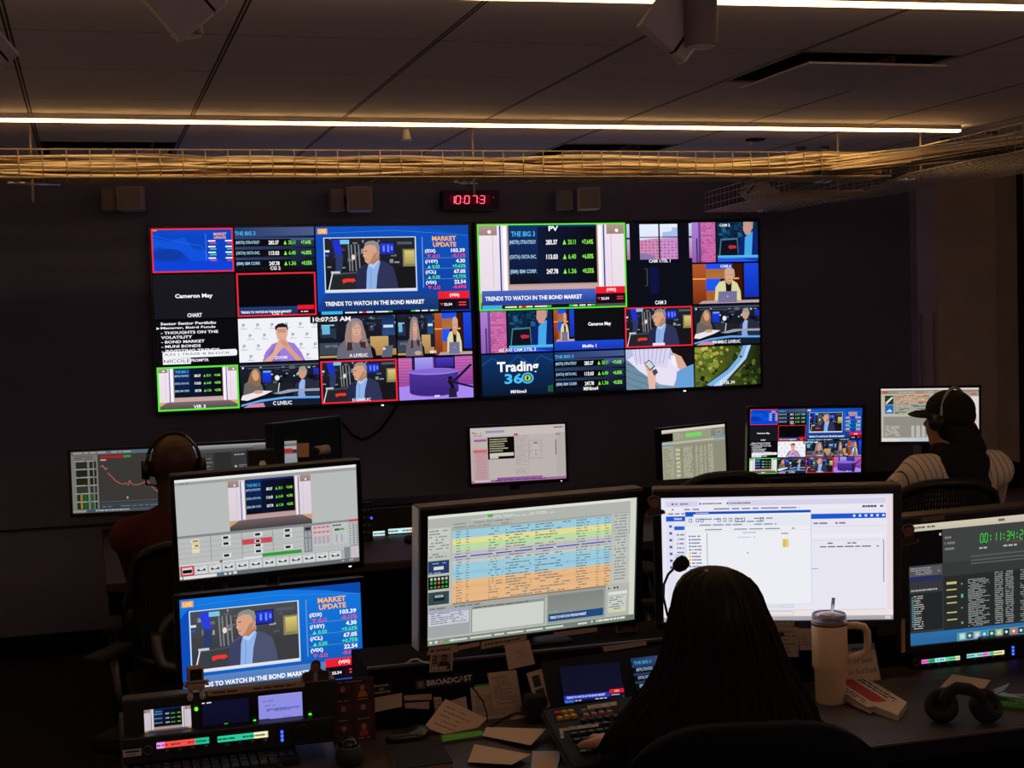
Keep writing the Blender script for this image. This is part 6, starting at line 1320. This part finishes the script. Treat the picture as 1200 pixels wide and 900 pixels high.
# black notebook with a crinkled bag behind it
t = thing('notebook', 'black covered notebook with brown page edges at the bottom of the photo', 'notebook', PZ(492, 885, DZ))
L = [PZ(455, 873, .752), PZ(515, 866, .752), PZ(531, 893, .752), PZ(466, 901, .752)]
MB().slab(L[::-1], -.003).build('cover', M_rub, t); MB().slab([p_+V((0, 0, -.003)) for p_ in L[::-1]], -.017).build('pages', mat('page_edges', '#8a6a4c', .9), t)
t = thing('plastic_bag', 'crinkled dark plastic bag behind the black notebook', 'bag', PZ(478, 862, DZ)); p = PZ(478, 863, DZ+.012)
skin('bag_film', [], [(tuple(p), (.05, .03, .018)), (tuple(p+V((.03, .01, .004))), (.03, .02, .02)), (tuple(p+V((-.035, 0, 0))), (.025, .02, .014))], mat('shiny_bag', '#1e1b15', .25), t, voxel=.008, smooth=1)
p = PZ(405, 873, DZ); 
t = thing('earpiece_holder', 'small black cable block beside the switcher, with a cable looping left', 'cable box', PY(628, 840, 3.42))
c = PY(630, 838, 3.38); MB().box((c.x, 3.40, .765), (.055, .06, .07), None, .012).build('block', M_rub, t)
MB().tube([PY(x, y, 3.36) for x, y in ((620, 835), (604, 836), (590, 842), (578, 850), (568, 856), (571, 866))], .003, 8).build('cable', M_rub, t)
MB().tube([PY(x, y, 3.37) for x, y in ((598, 844), (608, 842), (616, 840))], .0055, 8).build('plug', mat('brass_plug', '#8a6a3c', .4, .7), t)
tag(MB().tube([PY(x, y, 3.43) for x, y in ((527, 785), (541, 796), (556, 808), (566, 822), (571, 838), (570, 850), (564, 858))], .0018, 8).build('thin_cable', M_rub), 'thin dark cable hanging in an arc in front of the printed pages', 'cable')
tag(MB().tube([PY(x, y, 3.47) for x, y in ((476, 778), (482, 773), (489, 772), (496, 776), (504, 777))], .0022, 8).build('thin_cable', M_white), 'short white cable on the ledge left of the portrait card', 'cable')
# gooseneck microphone
t = thing('gooseneck_microphone', 'black gooseneck microphone in front of the white browser monitor', 'microphone', PD(795, 780, 3.25))
pts = [PD(x, y, 3.22) for x, y in ((800, 775), (790, 740), (782, 720), (777.5, 700), (778, 685), (783, 673), (791, 665))]
MB().tube(pts, .0030, 8).build('gooseneck', M_black, t)
a, b2 = PD(790, 667, 3.22), PD(806, 655, 3.22); MB().tube([a, a.lerp(b2, .15), a.lerp(b2, .5), a.lerp(b2, .85), b2], [.006, .013, .017, .015, .006], 18).build('foam_windscreen', M_rub, t)
p = PD(800, 778, 3.22); MB().lathe([(.035, 0), (.032, .02), (.008, .03)], 20, Matrix.Translation((p.x, p.y, .89-.0))).build('base', M_black, t)

# ------------------------------------------------------------------ vision switcher panel
t = thing('switcher_panel', 'angled vision switcher panel with two small screens and coloured keys beside the woman', 'switcher', (1.25, 3.25, DZ))
a, b2, c, d = PZ(636, 832, .79), PZ(806, 806, .79), PZ(672, 899, .765), PZ(846, 880, .765)
YS = 3.40
MB().slab([a, b2, d, c], .012).build('keyboard_deck', M_rub, t)
MB().slab([p_+V((0, .015, -.0125)) for p_ in (a, b2, d, c)], .010).build('lower_case', M_black, t)
A1, B1, A0, B0 = PY(637, 775, YS), PY(806, 752, YS), PY(650, 836, YS-.06), PY(812, 815, YS-.06)
MB().slab([A1, B1, B0, A0], .03).build('screen_housing', M_rub, t)
def swp(P):
    P.g(0, 0, 1, 1, '#0c0c28', '#101030'); P.g(0, .80, .76, .93, '#1838c8', '#2040d0'); P.t('TRENDS TO WATCH IN THE BOND MARKET', .04, .83, .68, .89, '#f0f0ff'); P.r(.76, .74, 1, .85, '#f02030'); P.r(.84, .77, .92, .82, '#f8a8b0'); P.r(0, .93, .15, 1, '#3878e8'); P.dash(.17, .935, .98, .985, 1, '#e0e0f0', 4, .7, .5, 0); P.dash(.78, .87, .98, .92, 1, '#e8e0f0', 6, .8)
def big3s(P): big3(P, ys=(.38, .62, .86), head=(.04, .1, .34, .2), th=.07, xs=(.05, 1.0)); 
for fn, L in ((swp, [(655, 782), (725, 775.5), (733.5, 818.5), (662, 824.5)]), (big3s, [(738.5, 772), (806, 764), (812, 806), (745, 811)])):
    Q4 = [PY(x, y, YS-.010-.06*(y-(775-23*(x-637)/169))/62) for x, y in L]; M, w, h = quad_m(Q4[0], Q4[1], Q4[3])
    P = Pic(); fn(P); P.build('screen_image', M @ Matrix.Translation((0, -.002, 0)), w, h, t, paint_mat('display_switcher', True, .75), 1e-5)
def on_deck(x, y): return PZ(x, y, .795)
def key(x, y, m, w=.0135, d=.0125, nm='button'):
    # rows run along the panel, keycaps sit on the deck
    p_ = PZ(x, y, .793); v = (p_.y-c.y)/(a.y-c.y); zz = .765+.025*v+.006; p_ = PZ(x, y, zz)
    dr = (b2-a).normalized(); an = math.atan2(dr.y, dr.x); MB().box((0, 0, 0), (w, d, .010), Matrix.Translation(p_) @ Matrix.Rotation(an, 4, 'Z'), .002).build(nm, m, t)
MY = mat('yellow_key', '#d8a020', .45); MR = mat('red_key', '#a01c18', .45); MPk = mat('pink_key', '#b8746c', .45); MG = mat('grey_green_key', '#7c7868', .5); MK = mat('black_key', '#1c1a1c', .4)
for x, y, m in ((653, 836.5, MR), (661, 835, MY), (669, 834, MY), (656, 842, MY), (664.5, 840.5, MY), (672.5, 839.5, MY)): key(x, y, m)
for k in range(4): key(684+9*k, 833.5-1.3*k, MG, nm='grey_button'); key(687+9.2*k, 838.5-1.2*k, MPk)
for k in range(5): key(684+9.3*k, 845-1.2*k, MK, nm='black_button')
for r_, (x0, y0, n) in enumerate([(670, 854, 5), (673, 861, 6), (676, 868, 6), (680, 875, 6), (684, 882, 6)]):
    for k in range(n): key(x0+10*k, y0-1.4*k, MK, .016, .0145, 'black_button')
for k in range(5): key(745+9*k, 829-1.3*k, MG, nm='grey_button')
def tp(x0, y0, x1, y1, lb, z=.800, h=6):
    sheet('tape_label', lb, [PZ(x0, y0, z), PZ(x1, y1, z), PZ(x1+1, y1+h, z-.002), PZ(x0+1, y0+h, z-.002)], tape('#b09a84', '#5a4838', 5), 'label')
tp(688, 827, 722, 822, 'pale tape label above the pink keys of the switcher', .80, 4); tp(655, 854, 701, 848, 'pale tape label above the black keys of the switcher', .798, 3)
tp(656, 857, 660, 857, 'short pale tape label at the left edge of the switcher keys', .798, 8)

# ------------------------------------------------------------------ tumbler
p = PZ(973.5, 823, DZ); TX, TY = p.x, p.y; kz = lambda yy: PY(973, yy, TY).z-DZ
s_ = (PY(993, 740, TY).x-PY(952, 740, TY).x)/2*1.0; r0 = .5*abs((PD(994, 740, 1)-PD(952.5, 740, 1)).length)*((V((TX, TY, 0))-V((0, 0, 0))).dot(_f))
t = thing('tumbler', 'cream insulated tumbler with side handle and clear straw standing on the desk', 'tumbler', (TX, TY, DZ)); T_ = Matrix.Translation((TX, TY, DZ))
M_tum = mat('cream_powder_coat', '#c8a478', .5, noise=.05, scale=80); hT = kz(727)
MB().lathe([(.0, .0), (r0*.80, 0), (r0*.84, .004), (r0*.88, hT*.40), (r0*.98, hT*.44), (r0*1.0, hT*.47), (r0*1.0, hT*.985), (r0*.97, hT*.99)], 40, T_).build('body', M_tum, t)
MB().lathe([(r0*.985, hT*.955), (r0*1.012, hT*.957), (r0*1.012, hT*.99), (r0*.97, hT*.992)], 40, T_, False).build('steel_band', mat('bronze_band', '#7c5c38', .35, .8), t)
MB().lathe([(r0*.9, hT*.99), (r0*.97, hT*1.0), (r0*.98, hT*1.07), (r0*.93, hT*1.09), (r0*.90, hT*1.085), (r0*.90, hT*1.01)], 40, T_, False).build('lid', mat('clear_lid', '#e8e8f4', .12, trans=.9, noise=0), t)
MB().lathe([(0, hT*1.0), (r0*.9, hT*1.0), (r0*.9, hT*1.012), (0, hT*1.012)], 32, T_).build('lid_base', mat('lid_plate', '#9c8890', .4), t)
MB().box((-.008, 0, hT*1.06), (.036, .030, .012), T_ @ Matrix.Rotation(.5, 4, 'Z'), .003).box((.014, -.012, hT*1.045), (.035, .024, .014), T_ @ Matrix.Rotation(-.2, 4, 'Z'), .003).build('lid_slider', mat('lid_tan', '#b08058', .5), t)
MB().tube([(TX+.006, TY, DZ+hT*1.0), (TX+.014, TY, DZ+kz(701))], .0045, 12).build('straw', mat('clear_straw', '#f4f4ff', .1, trans=.7, noise=0), t)
hd_ = [(r0*.96, hT*.935), (r0*1.5, hT*.94), (r0*1.95, hT*.92), (r0*2.12, hT*.86), (r0*2.14, hT*.72), (r0*2.05, hT*.62), (r0*1.7, hT*.575), (r0*1.3, hT*.545), (r0*.98, hT*.52)]
H_ = T_ @ Matrix.Rotation(radians(-22), 4, 'Z'); MB().tube([(x, 0, z_) for x, z_ in hd_], .0095, 12, H_).build('handle', M_tum, t)
# ------------------------------------------------------------------ things at the right of the desk
def bluenote(P): P.r(0, 0, 1, 1, '#b89c80'); P.r(0, 0, 1, .42, '#6c7c84'); P.t('in Seat', .3, .52, .85, .60, '#3c2c20', False); P.t('for Rest Stands', .1, .68, .95, .76, '#3c2c20', False); P.dash(.2, .35, .7, .42, 1, '#30241c', 3, .9, .6, .2)
sheet('handwritten_note', 'tall handwritten note with a grey blue top behind the tumbler handle', [PY(992, 731, 3.50), PY(1020, 730, 3.50), PY(1035, 804, 3.40), PY(990, 812, 3.40)], bluenote, 'note')
sheet('note_paper', 'lined note hanging below the browser monitor beside the hair of the woman', mq([(908, 734), (936, 735), (936, 770), (912, 770)], MRt), note(rows=6, seed=11, base='#a8917c'), 'note')
sheet('note_paper', 'short dim note tucked above the lined note under the browser monitor', mq([(905, 727), (931, 727), (931, 734), (906, 735)], MRt, -.0078), note(rows=1, ink='#c8a888', base='#9c846c'), 'note')
def cal(P): P.r(0, 0, 1, 1, '#b8a090'); P.dash(.1, .15, .9, .9, 6, '#8a5c50', 12, .6, .5, .1)
sheet('calendar_note', 'small calendar sheet hanging just left of the tumbler', mq([(936, 737), (956, 737), (956, 762), (937, 762)], MRt), cal, 'note')
def blue_(P): P.r(0, 0, 1, 1, '#24305c')
sheet('blue_label', 'small dark blue label above the calendar sheet', mq([(935, 728), (955, 728), (955, 736), (936, 736)], MRt), blue_, 'label')
def redbox(P):
    P.r(0, 0, 1, 1, '#b8a084'); P.p([(.05, .36), (.9, .36), (.9, .72), (.05, .72)], '#a02018'); P.dash(.1, .08, .95, .3, 2, '#1c1410', 5, .95, .6, .1); P.dash(.08, .78, .95, .95, 2, '#2c2018', 6, .8, .5, .2); P.dash(.0, .0, 1, .06, 1, '#3c2c20', 7, .5)
t = thing('snack_box', 'cream and red printed snack packet lying on the desk beside the tumbler', 'packet', PZ(1025, 820, DZ))
L = [PZ(1012, 792, .768), PZ(1063, 823, .75), PZ(1052, 838, .745), PZ(990, 813, .757)]
M, w, h = quad_m(L[0], L[1], L[3]); P = Pic(); redbox(P)
MB().slab(L[::-1], -.018).build('carton', mat('carton_cream', '#b8a084', .8), t); P.build('printed_label', M @ Matrix.Translation((0, -.0008, 0)), w*.98, h*.95, t, M_pap, 1e-5)
sheet('loose_paper', 'small blank slip under the red and cream snack packet', zq([(990, 822), (1003, 812), (1030, 828), (1020, 836), (984, 832)][:4], .735), note(rows=1, ink='#c8a888'), 'paper')
sheet('loose_paper', 'blank envelope lying on the right desk in front of the intercom panel', zq([(1116, 790), (1161, 797), (1151, 810), (1102, 805)], .737), note(rows=1, ink='#c8a888'), 'paper')
# headphones
p = PZ(1125, 832, DZ); t = thing('headphones', 'black over ear headphones lying on the right desk', 'headphones', p)
for s, (x, y) in ((-1, (1103, 829)), (1, (1153, 829))):
    c = PZ(x, y, DZ+.035); M = frame_m(c, radians(30*s), radians(35)); MB().tube([M @ V((0, -.018, 0)), M @ V((0, -.006, 0)), M @ V((0, .02, 0))], [.034, .041, .032], 24).build('ear_cup', M_rub, t)
    MB().tube([M @ V((.030*cos(a*pi/12), -.020, .030*sin(a*pi/12))) for a in range(25)], .010, 10).build('ear_pad', M_rub, t)
pts = [PZ(x, y, z_) for x, y, z_ in ((1103, 822, .80), (1110, 812, .815), (1122, 806, .83), (1136, 808, .83), (1148, 814, .815), (1154, 823, .80))]
MB().tube(pts, [.010, .013, .015, .015, .013, .010], 12).build('headband', M_rub, t)
# scissors on a green pad
def gpad(P): P.r(0, 0, 1, 1, '#2c6c20'); P.dash(.1, .2, .9, .8, 3, '#6ca848', 4, .7, .4, .2); P.r(0, 0, 1, .14, '#a89880')
sheet('green_pad', 'green printed pad under the scissors at the right edge', zq([(1162, 812), (1225, 814), (1228, 832), (1160, 826)], .738), gpad, 'notepad', thick=.007)
t = thing('scissors', 'red handled scissors lying on the green pad at the right edge', 'scissors', PZ(1165, 815, .75)); z_ = .752
MB().tube([PZ(1145, 808, z_), PZ(1165, 812, z_)], .0055, 10).build('red_handle', MR, t)
MB().slab([PZ(1164, 809, z_), PZ(1166, 815, z_), PZ(1178, 809, z_), PZ(1184, 801, z_+.004)], .002).slab([PZ(1165, 809, z_-.002), PZ(1164, 814, z_-.002), PZ(1178, 817, z_-.002), PZ(1205, 820, z_-.002)], .002).build('blade', M_alu, t)
# label tape on the edge of the right monitor, monitor arm with grey joint between the monitors
sheet('tape_label', 'vertical pale tape strip beside the right edge monitor', mq([(1056, 725), (1060.5, 725), (1061, 764), (1056.5, 765)], MRR, -.012), tape(ink='#b08e6c'), 'label')
sheet('tape_label', 'brown tape strip on the top edge of the right edge monitor', mq([(1080, 606.5), (1107, 603.5), (1107, 608.5), (1080, 612)], MRR), tape('#7a5a48', '#7a5a48'), 'label')
p = PY(928, 571.5, 3.42); t = thing('sticky_notes', 'red and yellow sticky flags on top of the white browser monitor', 'sticky note', p)
a, b2, c = PY(915, 572, 3.42), PY(934, 571.5, 3.42), PY(942, 571, 3.42)
MB().box(((a+b2)/2), (b2.x-a.x, .02, .006)).build('red_flag', mat('red_note', '#e05040', .7), t); MB().box(((b2+c)/2+V((0, 0, .001))), (c.x-b2.x, .02, .010)).build('yellow_flag', mat('yellow_note', '#e8d090', .7), t)
